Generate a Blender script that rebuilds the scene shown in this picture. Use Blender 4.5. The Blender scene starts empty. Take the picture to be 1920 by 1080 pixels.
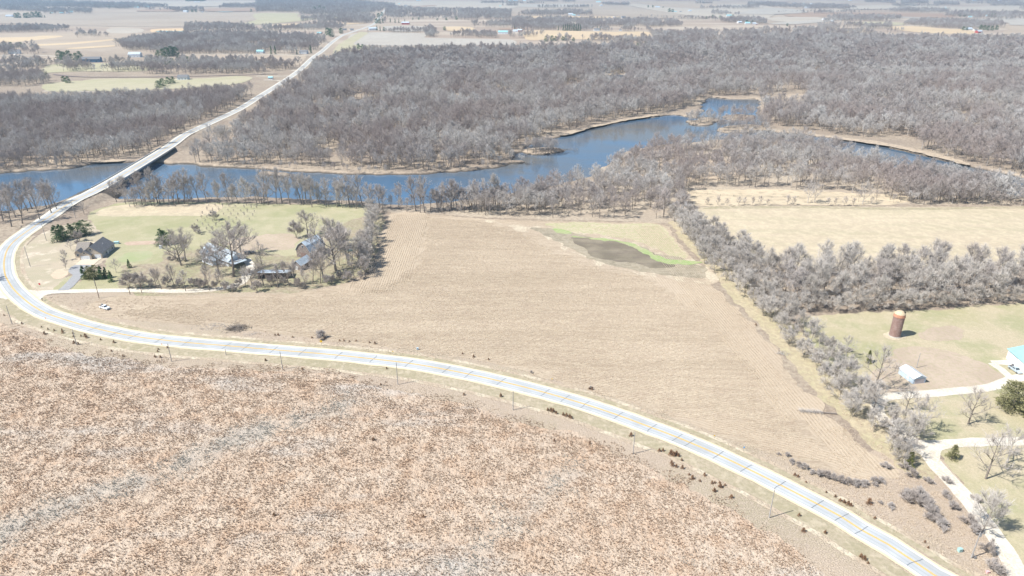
import bpy, bmesh, math, random
import numpy as np
from mathutils import Vector, Matrix, noise as mnoise
from mathutils.geometry import tessellate_polygon
rnd = random.Random(7)
nrs = np.random.RandomState(11)
R = math.radians
scene = bpy.context.scene
COL = scene.collection
# ------------------------------------------------------------------ camera geometry (drone 140 m above the ground)
H = 140.0
FP = 1280.0
HOR = -30.0
PT = math.atan((540 - HOR) / FP)
CP, SP = math.cos(PT), math.sin(PT)
def P(x, y, z=0.0):
    u = x - 960.0; v = y - 540.0
    t = (H - z) / (FP * SP + v * CP)
    return (u * t, (FP * CP - v * SP) * t, z)
def P2(x, y, z=0.0):
    a = P(x, y, z); return (a[0], a[1])
def ppm(y):
    """pixels per metre (horizontal) at photo row y on the ground"""
    v = y - 540.0
    t = H / (FP * SP + v * CP)
    return 1.0 / t
cam_d = bpy.data.cameras.new('camera'); cam = bpy.data.objects.new('camera', cam_d); COL.objects.link(cam)
cam.location = (0, 0, H); cam.rotation_euler = (math.pi / 2 - PT, 0, 0)
cam_d.sensor_width = 36; cam_d.lens = 24; cam_d.clip_start = 0.5; cam_d.clip_end = 60000
scene.camera = cam
# ------------------------------------------------------------------ light
SUN_EL = R(50); SUN_AZ_TO = (-math.cos(R(20)), -math.sin(R(20)))   # direction towards the sun on the ground
world = bpy.data.worlds.new('World'); scene.world = world; world.use_nodes = True
wn = world.node_tree; wn.nodes.clear()
wo = wn.nodes.new('ShaderNodeOutputWorld'); wb = wn.nodes.new('ShaderNodeBackground'); sk = wn.nodes.new('ShaderNodeTexSky')
sk.sky_type = 'NISHITA'; sk.sun_disc = False; sk.sun_elevation = SUN_EL
sk.sun_rotation = math.atan2(SUN_AZ_TO[0], SUN_AZ_TO[1])
sk.air_density = 1.0; sk.dust_density = 0.6; sk.ozone_density = 1.3; sk.altitude = 200
wb.inputs['Strength'].default_value = 0.09
wn.links.new(sk.outputs[0], wb.inputs[0]); wn.links.new(wb.outputs[0], wo.inputs[0])
sd = bpy.data.lights.new('sun', 'SUN'); so = bpy.data.objects.new('sun', sd); COL.objects.link(so)
sd.energy = 4.6; sd.angle = R(0.5); sd.color = (1.0, 0.965, 0.915)
tosun = Vector((SUN_AZ_TO[0] * math.cos(SUN_EL), SUN_AZ_TO[1] * math.cos(SUN_EL), math.sin(SUN_EL)))
so.rotation_euler = tosun.to_track_quat('Z', 'Y').to_euler(); so.location = (0, 0, 300)
scene.view_settings.view_transform = 'Standard'; scene.view_settings.look = 'None'
scene.view_settings.exposure = 0.6; scene.view_settings.gamma = 1.0
scene.view_settings.use_curve_mapping = False
scene.cycles.max_bounces = 6; scene.cycles.diffuse_bounces = 3; scene.cycles.glossy_bounces = 2
scene.cycles.transparent_max_bounces = 6; scene.cycles.volume_bounces = 0
# ------------------------------------------------------------------ materials
def lin(r, g, b):
    f = lambda c: (c / 255) / 12.92 if c / 255 <= 0.04045 else ((c / 255 + 0.055) / 1.055) ** 2.4
    return (f(r), f(g), f(b))
class NT:
    def __init__(s, name):
        s.m = bpy.data.materials.new(name); s.m.use_nodes = True
        s.t = s.m.node_tree; s.b = s.t.nodes['Principled BSDF']
        s.pos = None
    def n(s, k): return s.t.nodes.new(k)
    def l(s, a, b): s.t.links.new(a, b)
    def position(s):
        if s.pos is None:
            s.pos = s.n('ShaderNodeNewGeometry').outputs['Position']
        return s.pos
    def coord(s, rot=0.0, scale=(1, 1, 1)):
        mp = s.n('ShaderNodeMapping'); mp.vector_type = 'POINT'
        mp.inputs['Rotation'].default_value = (0, 0, rot); mp.inputs['Scale'].default_value = scale
        s.l(s.position(), mp.inputs['Vector']); return mp.outputs[0]
    def noise(s, scale, detail=3, rough=0.55, co=None, lo=0.35, hi=0.65):
        t = s.n('ShaderNodeTexNoise'); t.inputs['Scale'].default_value = scale
        t.inputs['Detail'].default_value = detail; t.inputs['Roughness'].default_value = rough
        s.l(co if co is not None else s.position(), t.inputs['Vector'])
        r = s.n('ShaderNodeMapRange'); r.inputs['From Min'].default_value = lo; r.inputs['From Max'].default_value = hi
        r.clamp = True
        s.l(t.outputs['Fac'], r.inputs['Value']); return r.outputs[0]
    def mix(s, fac, a, b, amt=1.0):
        m = s.n('ShaderNodeMix'); m.data_type = 'RGBA'
        if amt != 1.0 and not isinstance(fac, float):
            q = s.n('ShaderNodeMath'); q.operation = 'MULTIPLY'; q.inputs[1].default_value = amt
            s.l(fac, q.inputs[0]); fac = q.outputs[0]
        if isinstance(fac, float): m.inputs[0].default_value = fac
        else: s.l(fac, m.inputs[0])
        for c, i in ((a, 6), (b, 7)):
            if isinstance(c, tuple): m.inputs[i].default_value = (*c, 1)
            else: s.l(c, m.inputs[i])
        return m.outputs[2]
    def bump(s, h, strength=0.5, dist=0.2):
        b = s.n('ShaderNodeBump'); b.inputs['Strength'].default_value = strength; b.inputs['Distance'].default_value = dist
        s.l(h, b.inputs['Height']); s.l(b.outputs[0], s.b.inputs['Normal'])
    def done(s, col, rough=0.9, spec=0.2, metal=0.0):
        if isinstance(col, tuple): s.b.inputs['Base Color'].default_value = (*col, 1)
        else: s.l(col, s.b.inputs['Base Color'])
        s.b.inputs['Roughness'].default_value = rough
        s.b.inputs['Specular IOR Level'].default_value = spec
        s.b.inputs['Metallic'].default_value = metal
        return s.m
def mat_layers(name, base, layers, bump=None, rough=0.95):
    """layers: (scale, detail, lo, hi, colour, amount[, rot, stretch])"""
    t = NT(name); c = base; last = None
    for L in layers:
        co = None
        if len(L) > 6: co = t.coord(L[6], L[7])
        f = t.noise(L[0], L[1], 0.6, co, L[2], L[3]); last = f
        c = t.mix(f, c, L[4], L[5])
    if bump: t.bump(last, bump[0], bump[1])
    return t.done(c, rough, 0.1)
def mat_plain(name, col, var=0.12, scale=2.0, rough=0.7, spec=0.3, metal=0.0):
    t = NT(name); f = t.noise(scale, 4)
    d = tuple(max(0, x * (1 - var * 1.6)) for x in col); b = tuple(min(0.95, x * (1 + var)) for x in col)
    return t.done(t.mix(f, d, b), rough, spec, metal)
# ------------------------------------------------------------------ polygons, distances
def cr(pts, step, closed=False):
    """Catmull-Rom resample of 2-D points"""
    n = len(pts); out = []
    rng = range(n if closed else n - 1)
    for i in rng:
        g = lambda k: np.array(pts[k % n] if closed else pts[min(max(k, 0), n - 1)], float)
        p0, p1, p2, p3 = g(i - 1), g(i), g(i + 1), g(i + 2)
        L = np.linalg.norm(p2 - p1); k = max(1, int(L / step))
        for j in range(k):
            t = j / k
            out.append(0.5 * ((2 * p1) + (-p0 + p2) * t + (2 * p0 - 5 * p1 + 4 * p2 - p3) * t * t + (-p0 + 3 * p1 - 3 * p2 + p3) * t ** 3))
    if not closed: out.append(np.array(pts[-1], float))
    return np.array(out)
def inside(poly, pts):
    poly = np.asarray(poly, float); pts = np.asarray(pts, float)
    x, y = pts[:, 0], pts[:, 1]; r = np.zeros(len(pts), bool); n = len(poly)
    j = n - 1
    for i in range(n):
        xi, yi = poly[i]; xj, yj = poly[j]
        c = ((yi > y) != (yj > y)) & (x < (xj - xi) * (y - yi) / (yj - yi + 1e-12) + xi)
        r ^= c; j = i
    return r
def dist_line(line, pts, closed=False):
    line = np.asarray(line, float)[:, :2]; pts = np.asarray(pts, float)[:, :2]
    d = np.full(len(pts), 1e9); n = len(line)
    for i in range(n if closed else n - 1):
        a = line[i]; b = line[(i + 1) % n]; ab = b - a; L = ab @ ab + 1e-12
        t = np.clip(((pts - a) @ ab) / L, 0, 1)
        q = a + t[:, None] * ab
        d = np.minimum(d, np.hypot(pts[:, 0] - q[:, 0], pts[:, 1] - q[:, 1]))
    return d
def fr(x, y, s, seed=0.0):
    return mnoise.fractal(Vector((x / s, y / s, seed)), 1.0, 2.0, 4)
# ------------------------------------------------------------------ mesh building
class MB:
    def __init__(s): s.v = []; s.f = []; s.m = []
    def add(s, vs, fs, mi=0):
        o = len(s.v); s.v.extend(vs); s.f.extend([tuple(i + o for i in f) for f in fs]); s.m.extend([mi] * len(fs))
    def box(s, x0, y0, z0, x1, y1, z1, mi=0):
        v = [(x0, y0, z0), (x1, y0, z0), (x1, y1, z0), (x0, y1, z0), (x0, y0, z1), (x1, y0, z1), (x1, y1, z1), (x0, y1, z1)]
        s.add(v, [(0, 3, 2, 1), (4, 5, 6, 7), (0, 1, 5, 4), (1, 2, 6, 5), (2, 3, 7, 6), (3, 0, 4, 7)], mi)
    def tube(s, a, b, ra, rb, n=6, mi=0, caps=True):
        a = Vector(a); b = Vector(b); d = (b - a)
        if d.length < 1e-6: return
        d.normalize(); u = d.orthogonal().normalized(); w = d.cross(u)
        vs = []
        for c, r in ((a, ra), (b, rb)):
            for k in range(n):
                t = 2 * math.pi * k / n; vs.append(tuple(c + u * (r * math.cos(t)) + w * (r * math.sin(t))))
        fs = [(k, (k + 1) % n, n + (k + 1) % n, n + k) for k in range(n)]
        if caps: fs += [tuple(reversed(range(n))), tuple(range(n, 2 * n))]
        s.add(vs, fs, mi)
    def prism(s, prof, y0, y1, mi=0):
        """profile in x,z extruded along y"""
        n = len(prof); vs = [(p[0], y0, p[1]) for p in prof] + [(p[0], y1, p[1]) for p in prof]
        fs = [(k, (k + 1) % n, n + (k + 1) % n, n + k) for k in range(n)] + [tuple(reversed(range(n))), tuple(range(n, 2 * n))]
        s.add(vs, fs, mi)
    def prismx(s, prof, x0, x1, mi=0):
        n = len(prof); vs = [(x0, p[0], p[1]) for p in prof] + [(x1, p[0], p[1]) for p in prof]
        fs = [tuple(reversed((k, (k + 1) % n, n + (k + 1) % n, n + k))) for k in range(n)] + [tuple(range(n)), tuple(reversed(range(n, 2 * n)))]
        s.add(vs, fs, mi)
    def mesh(s, name, mats, smooth=False):
        me = bpy.data.meshes.new(name); me.from_pydata([tuple(map(float, v)) for v in s.v], [], s.f)
        for m in (mats if isinstance(mats, (list, tuple)) else [mats]): me.materials.append(m)
        if any(s.m): me.polygons.foreach_set('material_index', s.m)
        if smooth: me.polygons.foreach_set('use_smooth', [True] * len(me.polygons))
        me.update(); return me
    def build(s, name, mats, parent=None, smooth=False):
        o = bpy.data.objects.new(name, s.mesh(name, mats, smooth)); COL.objects.link(o)
        if parent is not None: o.parent = parent
        return o
def tag(o, label=None, cat=None, group=None, kind=None):
    if label: o['label'] = label
    if cat: o['category'] = cat
    if group: o['group'] = group
    if kind: o['kind'] = kind
    return o
def T(name, label, cat, loc, rz=0.0, group=None, scale=1.0):
    o = bpy.data.objects.new(name, None); COL.objects.link(o); o.empty_display_size = 1
    o.location = loc if len(loc) == 3 else (*loc, 0); o.rotation_euler = (0, 0, rz)
    if scale != 1.0: o.scale = (scale, scale, scale) if not isinstance(scale, tuple) else scale
    return tag(o, label, cat, group)
def copy_tree(root, loc, rz=0.0, scale=1.0, label=None, group=None):
    r = root.copy(); COL.objects.link(r); r.location = loc if len(loc) == 3 else (*loc, 0)
    r.rotation_euler = (0, 0, rz); r.scale = (scale, scale, scale) if not isinstance(scale, tuple) else scale
    if label: r['label'] = label
    if group: r['group'] = group
    for c in root.children:
        d = c.copy(); COL.objects.link(d); d.parent = r
    return r
def obj_from(name, verts, faces, mat, parent=None):
    me = bpy.data.meshes.new(name); me.from_pydata([tuple(map(float, v)) for v in verts], [], faces); me.materials.append(mat); me.update()
    o = bpy.data.objects.new(name, me); COL.objects.link(o)
    if parent is not None: o.parent = parent
    return o
_seed = [0]
def sheet(name, px, mat, z, jit=0.8, step=None, label=None, kind='structure', world_pts=False, smooth=True):
    w = [p if world_pts else P2(*p) for p in px]
    wa = np.array(w); D = max(60.0, wa[:, 1].min())
    if step is None: step = max(1.5, D / 160.0)
    c = cr(w, step, True) if smooth else wa
    if jit > 0 and smooth:
        nx = np.roll(c, -1, 0) - np.roll(c, 1, 0); L = np.hypot(nx[:, 0], nx[:, 1]) + 1e-9
        nn = np.stack([-nx[:, 1] / L, nx[:, 0] / L], 1); _seed[0] += 1
        c = c + nn * np.array([[jit * 1.6 * fr(q[0], q[1], max(3.0, jit * 4), _seed[0] * 7.3)] for q in c])
    vs = [(q[0], q[1], z) for q in c]
    tris = tessellate_polygon([[Vector(v) for v in vs]])
    fs = []
    for t in tris:
        a, b, d = (Vector(vs[i]) for i in t)
        if (b - a).cross(d - a).z < 0: t = (t[0], t[2], t[1])
        fs.append(tuple(t))
    o = obj_from(name, vs, fs, mat); o['kind'] = kind
    if label: o['label'] = label
    return o
def ribbon(name, line, w, z, mat, off=0.0, kind='structure', zs=None, parent=None, v0=0.0, rag=0.0):
    """flat strip of width w along a world polyline, with UV = (lateral m, along m)"""
    line = np.asarray(line, float); n = len(line); zs = zs if zs is not None else np.zeros(n)
    d = np.gradient(line[:, :2], axis=0); L = np.hypot(d[:, 0], d[:, 1]) + 1e-9
    nn = np.stack([-d[:, 1] / L, d[:, 0] / L], 1)
    s = np.concatenate([[0], np.cumsum(np.hypot(*(np.diff(line[:, :2], axis=0).T)))]) + v0
    W = w if hasattr(w, '__len__') else np.full(n, w)
    vs = []; uv = []
    for i in range(n):
        for k, sg in enumerate((-1, 1)):
            r = rag * fr(s[i], sg * 40, 6, 3.1) if rag else 0
            q = line[i, :2] + nn[i] * (off + sg * (W[i] / 2 + r)); vs.append((q[0], q[1], zs[i] + z)); uv.append((off + sg * W[i] / 2, s[i]))
    fs = [(2 * i + 1, 2 * i, 2 * i + 2, 2 * i + 3) for i in range(n - 1)]
    o = obj_from(name, vs, fs, mat, parent)
    ul = o.data.uv_layers.new(name='UVMap')
    for p in o.data.polygons:
        for li in p.loop_indices: ul.data[li].uv = uv[o.data.loops[li].vertex_index]
    if parent is None: o['kind'] = kind
    return o
# ------------------------------------------------------------------ instancing of what nobody could count (woods, grass)
def scatter(name, pts, rots, scls, idx, protos, label, cat):
    coll = bpy.data.collections.new(name + '_kinds')
    for i, me in enumerate(protos):
        o = bpy.data.objects.new('kind_%02d' % i, me); coll.objects.link(o)
    me = bpy.data.meshes.new(name); me.from_pydata([tuple(map(float, p)) for p in pts], [], [])
    for nm, ty, arr in (('rot', 'FLOAT', rots), ('scl', 'FLOAT', scls), ('idx', 'INT', idx)):
        a = me.attributes.new(nm, ty, 'POINT'); a.data.foreach_set('value', np.asarray(arr, np.int32 if ty == 'INT' else np.float32))
    o = bpy.data.objects.new(name, me); COL.objects.link(o)
    ng = bpy.data.node_groups.new(name + '_nodes', 'GeometryNodeTree')
    ng.interface.new_socket('Geometry', in_out='INPUT', socket_type='NodeSocketGeometry')
    ng.interface.new_socket('Geometry', in_out='OUTPUT', socket_type='NodeSocketGeometry')
    N = ng.nodes; gi = N.new('NodeGroupInput'); go = N.new('NodeGroupOutput'); ip = N.new('GeometryNodeInstanceOnPoints')
    ci = N.new('GeometryNodeCollectionInfo'); ci.inputs['Collection'].default_value = coll
    ci.inputs['Separate Children'].default_value = True; ci.inputs['Reset Children'].default_value = True
    def na(nm, ty):
        a = N.new('GeometryNodeInputNamedAttribute'); a.data_type = ty; a.inputs['Name'].default_value = nm; return a.outputs['Attribute']
    cx = N.new('ShaderNodeCombineXYZ'); ng.links.new(na('rot', 'FLOAT'), cx.inputs[2])
    ng.links.new(gi.outputs[0], ip.inputs['Points']); ng.links.new(ci.outputs[0], ip.inputs['Instance'])
    ip.inputs['Pick Instance'].default_value = True
    ng.links.new(na('idx', 'INT'), ip.inputs['Instance Index']); ng.links.new(cx.outputs[0], ip.inputs['Rotation'])
    ng.links.new(na('scl', 'FLOAT'), ip.inputs['Scale']); ng.links.new(ip.outputs[0], go.inputs[0])
    md = o.modifiers.new('scatter', 'NODES'); md.node_group = ng
    return tag(o, label, cat, None, 'stuff')
def grid_in(poly_px, d, jit=0.42, ang=0.0, world_pts=False):
    w = np.array([p if world_pts else P2(*p) for p in poly_px])
    ca, sa = math.cos(ang), math.sin(ang); Rm = np.array([[ca, -sa], [sa, ca]])
    wr = w @ Rm
    xs = np.arange(wr[:, 0].min(), wr[:, 0].max(), d); ys = np.arange(wr[:, 1].min(), wr[:, 1].max(), d)
    g = np.stack(np.meshgrid(xs, ys), -1).reshape(-1, 2)
    if jit: g = g + nrs.uniform(-jit * d, jit * d, g.shape)
    g = g @ Rm.T
    return g[inside(w, g)]
# ================================================================== outlines read off the photograph and laid on the ground
ROAD_PX = [(1990,1215),(1870,1140),(1752,1080),(1715,1055),(1665,1022),(1615,995),(1577,970),(1532,946),(1462,910),(1422,890),(1347,854),(1270,821),(1222,803),(1160,780),
 (1097,759),(1022,737),(960,721),(900,707),(837,694),(767,682),(700,674),(635,667),(567,661),(480,654),(425,649),(350,643),(270,634),(217,625),(165,613),(125,601),(87,588),(60,573),
 (40,557),(25,542),(14,525),(9,512),(8,490),(15,467),(30,450),(50,435),(75,418)]
ROAD2_PX = [(92,406),(115,391),(140,377),(162,366),(187,353),(217,336),(262,309),(317,275)]     # on the embankment and bridge (3 m up)
ROAD3_PX = [(350,257),(400,230),(450,204),(482,184),(525,157),(560,133),(587,108),(605,95),(622,80),(642,66.5),(665,58.5),(687,51),(701,45),(709,36),(716,26),(722,18)]
DECK = 3.0
r1 = [P2(*p) for p in ROAD_PX]; r2 = [P2(p[0], p[1], DECK * min(1, (i + 1) / 4)) for i, p in enumerate(ROAD2_PX)]
r3 = [P2(*p) for p in ROAD3_PX]
ROADW = cr(r1 + r2 + r3, 4.0)
ROADS = np.concatenate([[0], np.cumsum(np.hypot(*np.diff(ROADW, axis=0).T))])
def road_s(p):
    i = int(np.argmin(np.hypot(ROADW[:, 0] - p[0], ROADW[:, 1] - p[1]))); return ROADS[i]
s_a, s_b = road_s(r1[-1]), road_s(r2[3]); s_c, s_d = road_s(r2[-1]) , road_s(r3[2])
def sm(t): t = np.clip(t, 0, 1); return t * t * (3 - 2 * t)
def roadz(s): return DECK * sm((s - s_a) / (s_b - s_a)) * (1 - sm((s - s_c) / (s_d - s_c)))
ROADZ = roadz(ROADS)
BR0 = road_s(P2(190, 352, DECK)); BR1 = road_s(P2(312, 277, DECK))
RIVER = [(-700,470),(-300,430),(0,398),(60,392),(110,384),(150,376),(200,374),(235,376),(300,376),(400,374),(480,372),(560,377),(640,379),(700,384),(760,389),(800,385),(850,380),(900,374),(930,370),
 (1000,357),(1040,349),(1080,341),(1112,330),(1140,312),(1165,292),(1200,280),(1260,272),(1330,266),(1400,262),(1480,268),(1540,274),(1590,290),(1660,312),(1740,334),(1800,348),(1920,372),(2100,410),(2500,500),
 (2500,430),(2100,372),(1920,335),(1815,312),(1740,294),(1680,280),(1640,270),(1560,260),(1500,252),(1440,247),(1432,236),(1424,212),(1420,188),(1380,186),(1335,184),(1322,190),(1312,205),(1306,222),(1270,216),(1240,218),
 (1180,226),(1130,236),(1080,250),(1030,262),(990,272),(976,284),(958,300),(950,309),(900,318),(820,325),(760,328),(680,328),(600,324),(520,320),(440,315),(330,307),(240,305),(180,307),(130,316),(60,320),(0,325),(-300,340),(-700,360)]
CREEK = [(1128,153),(1140,147),(1150,141),(1168,140),(1176,146),(1168,156),(1160,162),(1150,161)]
POOL2 = [(1480,262),(1500,250),(1540,243),(1560,250),(1520,262)]
riverW = cr([P2(*p, -1.8) for p in RIVER], 6.0, True)
creekW = cr([P2(*p, -1.8) for p in CREEK], 6.0, True)
ISLES = [[(980,285),(992,280),(1020,278),(1046,279),(1052,284),(1035,289),(1000,290)],
 [(1352,219),(1380,215),(1415,218),(1418,223),(1385,226),(1355,224)],
 [(1345,243),(1380,236),(1420,236),(1440,244),(1400,249),(1360,249)],
 [(488,326),(510,324),(545,328),(540,330),(505,329)],
 [(952,303),(965,301),(983,304),(975,307),(955,306)],
 [(1290,228),(1320,222),(1345,226),(1330,234),(1300,234)]]
islesW = [cr([P2(*p, -1.8) for p in q], 3.0, True) for q in ISLES]
def river_sd(pts):
    """metres to the water's edge, negative inside the water"""
    d = dist_line(riverW, pts, True); d = np.where(inside(riverW, pts), -d, d)
    e = dist_line(creekW, pts, True); e = np.where(inside(creekW, pts), -e, e)
    d = np.minimum(d, e)
    for w in islesW:
        k = dist_line(w, pts, True); k = np.where(inside(w, pts), k, -k)
        d = np.maximum(d, k)
    return d
# ================================================================== ground
Ds = [-260, -180, -110, -60, -20, 10, 35, 55, 70, 85]
y = 1300.0
while y > 470:
    Ds.append(P(0, y)[1]) if P(0, y)[1] > Ds[-1] + 1 else None
    y -= 7
while y > 130: Ds.append(P(0, y)[1]); y -= 1.5
while y > -23:
    Ds.append(P(0, y)[1]); y -= 3 if y > 10 else 1.5
Ds.append(40000)
Ds = np.array(Ds); NC = 720; us = np.linspace(-1, 1, NC)
hw = np.maximum(Ds, 0) * 1.12 + 260
GX = us[None, :] * hw[:, None]; GY = np.repeat(Ds[:, None], NC, 1)
gp = np.stack([GX.ravel(), GY.ravel()], 1)
RSD = np.full(len(gp), 60.0)
m = (gp[:, 1] > 330) & (gp[:, 1] < 1300) & (np.abs(gp[:, 0]) < 1500)
RSD[m] = np.clip(river_sd(gp[m]), -60, 60)
jn = np.array([fr(p[0], p[1], 9.0, 1.0) * 2.6 + (fr(p[0], p[1], 24.0, 4.0) * (9.0 if p[1] > 780 else 3.0)) if abs(d) < 22 else 0.0 for p, d in zip(gp, RSD)])
RSDj = RSD + jn
GZ = -3.4 * sm((2.2 - RSDj) / 6.5)
rd = np.full(len(gp), 999.0); rz = np.zeros(len(gp))
seg = (ROADZ > 0.02)
ii = np.where(seg)[0]; lineE = ROADW[ii[0] - 1: ii[-1] + 2]; zE = ROADZ[ii[0] - 1: ii[-1] + 2]; sE = ROADS[ii[0] - 1: ii[-1] + 2]
mm = (gp[:, 0] > lineE[:, 0].min() - 40) & (gp[:, 0] < lineE[:, 0].max() + 40) & (gp[:, 1] > lineE[:, 1].min() - 40) & (gp[:, 1] < lineE[:, 1].max() + 40)
idx = np.where(mm)[0]
dd = np.hypot(gp[idx, None, 0] - lineE[None, :, 0], gp[idx, None, 1] - lineE[None, :, 1])
k = dd.argmin(1); dm = dd.min(1)
onb = (sE[k] > BR0 + 1) & (sE[k] < BR1 - 1)
emb = (zE[k] - 0.12) * sm((17.0 - dm) / 9.5)
GZ[idx] = np.where(onb, GZ[idx], np.maximum(GZ[idx], np.where(emb > 0.02, emb, GZ[idx])))
verts = np.stack([gp[:, 0], gp[:, 1], GZ], 1)
NR = len(Ds)
a = (np.arange(NR - 1)[:, None] * NC + np.arange(NC - 1)[None, :]).ravel()
quads = np.stack([a, a + 1, a + NC + 1, a + NC], 1)
me = bpy.data.meshes.new('ground')
me.vertices.add(len(verts)); me.vertices.foreach_set('co', verts.astype(np.float32).ravel())
me.loops.add(len(quads) * 4); me.loops.foreach_set('vertex_index', quads.astype(np.int32).ravel())
me.polygons.add(len(quads)); me.polygons.foreach_set('loop_start', np.arange(0, len(quads) * 4, 4, dtype=np.int32))
me.polygons.foreach_set('loop_total', np.full(len(quads), 4, np.int32))
me.update(); me.validate()
at = me.attributes.new('shore', 'FLOAT', 'POINT'); at.data.foreach_set('value', RSDj.astype(np.float32))
ground = bpy.data.objects.new('ground', me); COL.objects.link(ground)
tag(ground, 'brown leaf litter and dry grass of the river valley floor', None, None, 'structure')
def gz_at(x, y):
    """ground height near any point"""
    sdv = river_sd(np.array([[x, y]]))[0]
    z = -3.4 * float(sm((2.2 - sdv) / 6.5))
    return z
t = NT('ground_litter')
n1 = t.noise(0.02, 4, 0.6, None, 0.4, 0.6); n2 = t.noise(0.35, 4, 0.7, None, 0.38, 0.62); n3 = t.noise(0.004, 3, 0.5, None, 0.42, 0.58)
c = t.mix(n1, (0.36, 0.295, 0.23), (0.44, 0.37, 0.28))
c = t.mix(n2, c, (0.23, 0.18, 0.14), 0.7)
# farmland beyond the valley: pale worked soil
sx = t.n('ShaderNodeSeparateXYZ'); t.l(t.position(), sx.inputs[0])
mr = t.n('ShaderNodeMapRange'); mr.inputs['From Min'].default_value = 1450; mr.inputs['From Max'].default_value = 1900; t.l(sx.outputs[1], mr.inputs[0])
farm = t.mix(n3, (0.42, 0.345, 0.265), (0.49, 0.42, 0.335))
st = t.noise(0.0016, 2, 0.5, t.coord(0.25, (1, 3.5, 1)), 0.44, 0.56); farm = t.mix(st, farm, (0.36, 0.285, 0.225), 0.8)
c = t.mix(mr.outputs[0], c, farm)
sa = t.n('ShaderNodeAttribute'); sa.attribute_name = 'shore'
s1 = t.n('ShaderNodeMapRange'); s1.inputs['From Min'].default_value = 5.5; s1.inputs['From Max'].default_value = 2.5; t.l(sa.outputs['Fac'], s1.inputs[0])
nb = t.noise(0.035, 4, 0.65, None, 0.48, 0.58)
q = t.n('ShaderNodeMath'); q.operation = 'MULTIPLY'; t.l(s1.outputs[0], q.inputs[0]); t.l(nb, q.inputs[1])
c = t.mix(q.outputs[0], c, (0.48, 0.39, 0.29), 0.5)
s2 = t.n('ShaderNodeMapRange'); s2.inputs['From Min'].default_value = 0.9; s2.inputs['From Max'].default_value = -0.8; t.l(sa.outputs['Fac'], s2.inputs[0])
c = t.mix(s2.outputs[0], c, (0.10, 0.085, 0.07))
t.bump(n2, 0.6, 0.3)
ground.data.materials.append(t.done(c, 0.95, 0.1))
# ------------------------------------------------------------------ water
t = NT('river_water')
nw = t.n('ShaderNodeTexNoise'); nw.inputs['Scale'].default_value = 0.55; nw.inputs['Detail'].default_value = 3; t.l(t.coord(0.3, (1, 2.2, 1)), nw.inputs['Vector'])
t.bump(nw.outputs['Fac'], 0.10, 0.25)
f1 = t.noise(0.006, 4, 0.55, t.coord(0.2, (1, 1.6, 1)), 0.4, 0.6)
wmat = t.done(t.mix(f1, (0.07, 0.155, 0.26), (0.14, 0.14, 0.13)), 0.04, 0.5)  # blue of the reflected sky is mixed into the muddy base colour
t.b.inputs['IOR'].default_value = 1.65
wx = [(-1100, 360), (1700, 360), (1700, 1250), (-1100, 1250)]
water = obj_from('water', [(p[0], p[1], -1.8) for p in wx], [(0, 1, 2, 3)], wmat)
tag(water, 'calm river water with blue sky, partly tinted in, and bare trees mirrored in it', None, None, 'structure')
# ================================================================== field materials
DRY = mat_layers('dry_verge', (0.52, 0.425, 0.32), [(0.05, 4, .4, .6, (0.44, 0.355, 0.27), .8), (0.02, 3, .45, .62, (0.37, 0.34, 0.22), .5), (0.9, 4, .4, .62, (0.52, 0.43, 0.34), .7), (2.5, 3, .45, .65, (0.28, 0.2, 0.14), .3)], (0.6, 0.3))
VERGE_G = mat_layers('mown_verge', (0.38, 0.335, 0.225), [(0.06, 4, .4, .6, (0.45, 0.38, 0.28), .9), (0.8, 4, .4, .62, (0.29, 0.26, 0.165), .6), (0.35, 5, .5, .62, (0.52, 0.45, 0.33), .6)], (0.4, 0.2))
PALE_GR = mat_layers('pale_dead_grass', (0.62, 0.55, 0.40), [(0.25, 4, .4, .6, (0.52, 0.44, 0.31), .8), (1.5, 3, .45, .65, (0.42, 0.34, 0.24), .5)], (0.6, 0.3))
def prairie_colour(t, lift=1.0):
    k = lambda c: tuple(x * lift for x in c)
    a = t.noise(0.028, 5, 0.62, t.coord(-0.35, (1, 2.0, 1)), .40, .60); b = t.noise(0.012, 4, 0.6, t.coord(0.35, (0.8, 2.6, 1)), .53, .64)
    g = t.noise(0.5, 4, 0.7, None, .35, .65); r = t.noise(0.11, 5, 0.7, None, .47, .64)
    c = t.mix(a, k((0.575, 0.475, 0.37)), k((0.54, 0.43, 0.325)))
    c = t.mix(r, c, k((0.50, 0.35, 0.235)), .7)
    c = t.mix(b, c, k((0.47, 0.455, 0.42)), .8)
    return c, g
t = NT('prairie_ground'); c, g = prairie_colour(t, 1.08); c = t.mix(g, c, (0.34, 0.25, 0.18), .4)
sp = t.noise(1.6, 3, .7, None, .56, .66); c = t.mix(sp, c, (0.22, 0.14, 0.10), .4); t.bump(g, .8, .5); PRAIRIE = t.done(c, .95, .05)
t = NT('dead_prairie_grass'); c, g = prairie_colour(t, 1.05)
oi = t.n('ShaderNodeObjectInfo'); c = t.mix(t.noise(3.1, 2, .5, None, .35, .65), c, (0.60, 0.51, 0.40), .4)
TUFT = t.done(c, .9, .05); t.b.inputs['Transmission Weight'].default_value = 0
t = NT('rust_prairie_grass'); TUFT2 = t.done(t.mix(t.noise(0.6, 3), (0.46, 0.33, 0.24), (0.56, 0.43, 0.32)), .9, .05)
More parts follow.
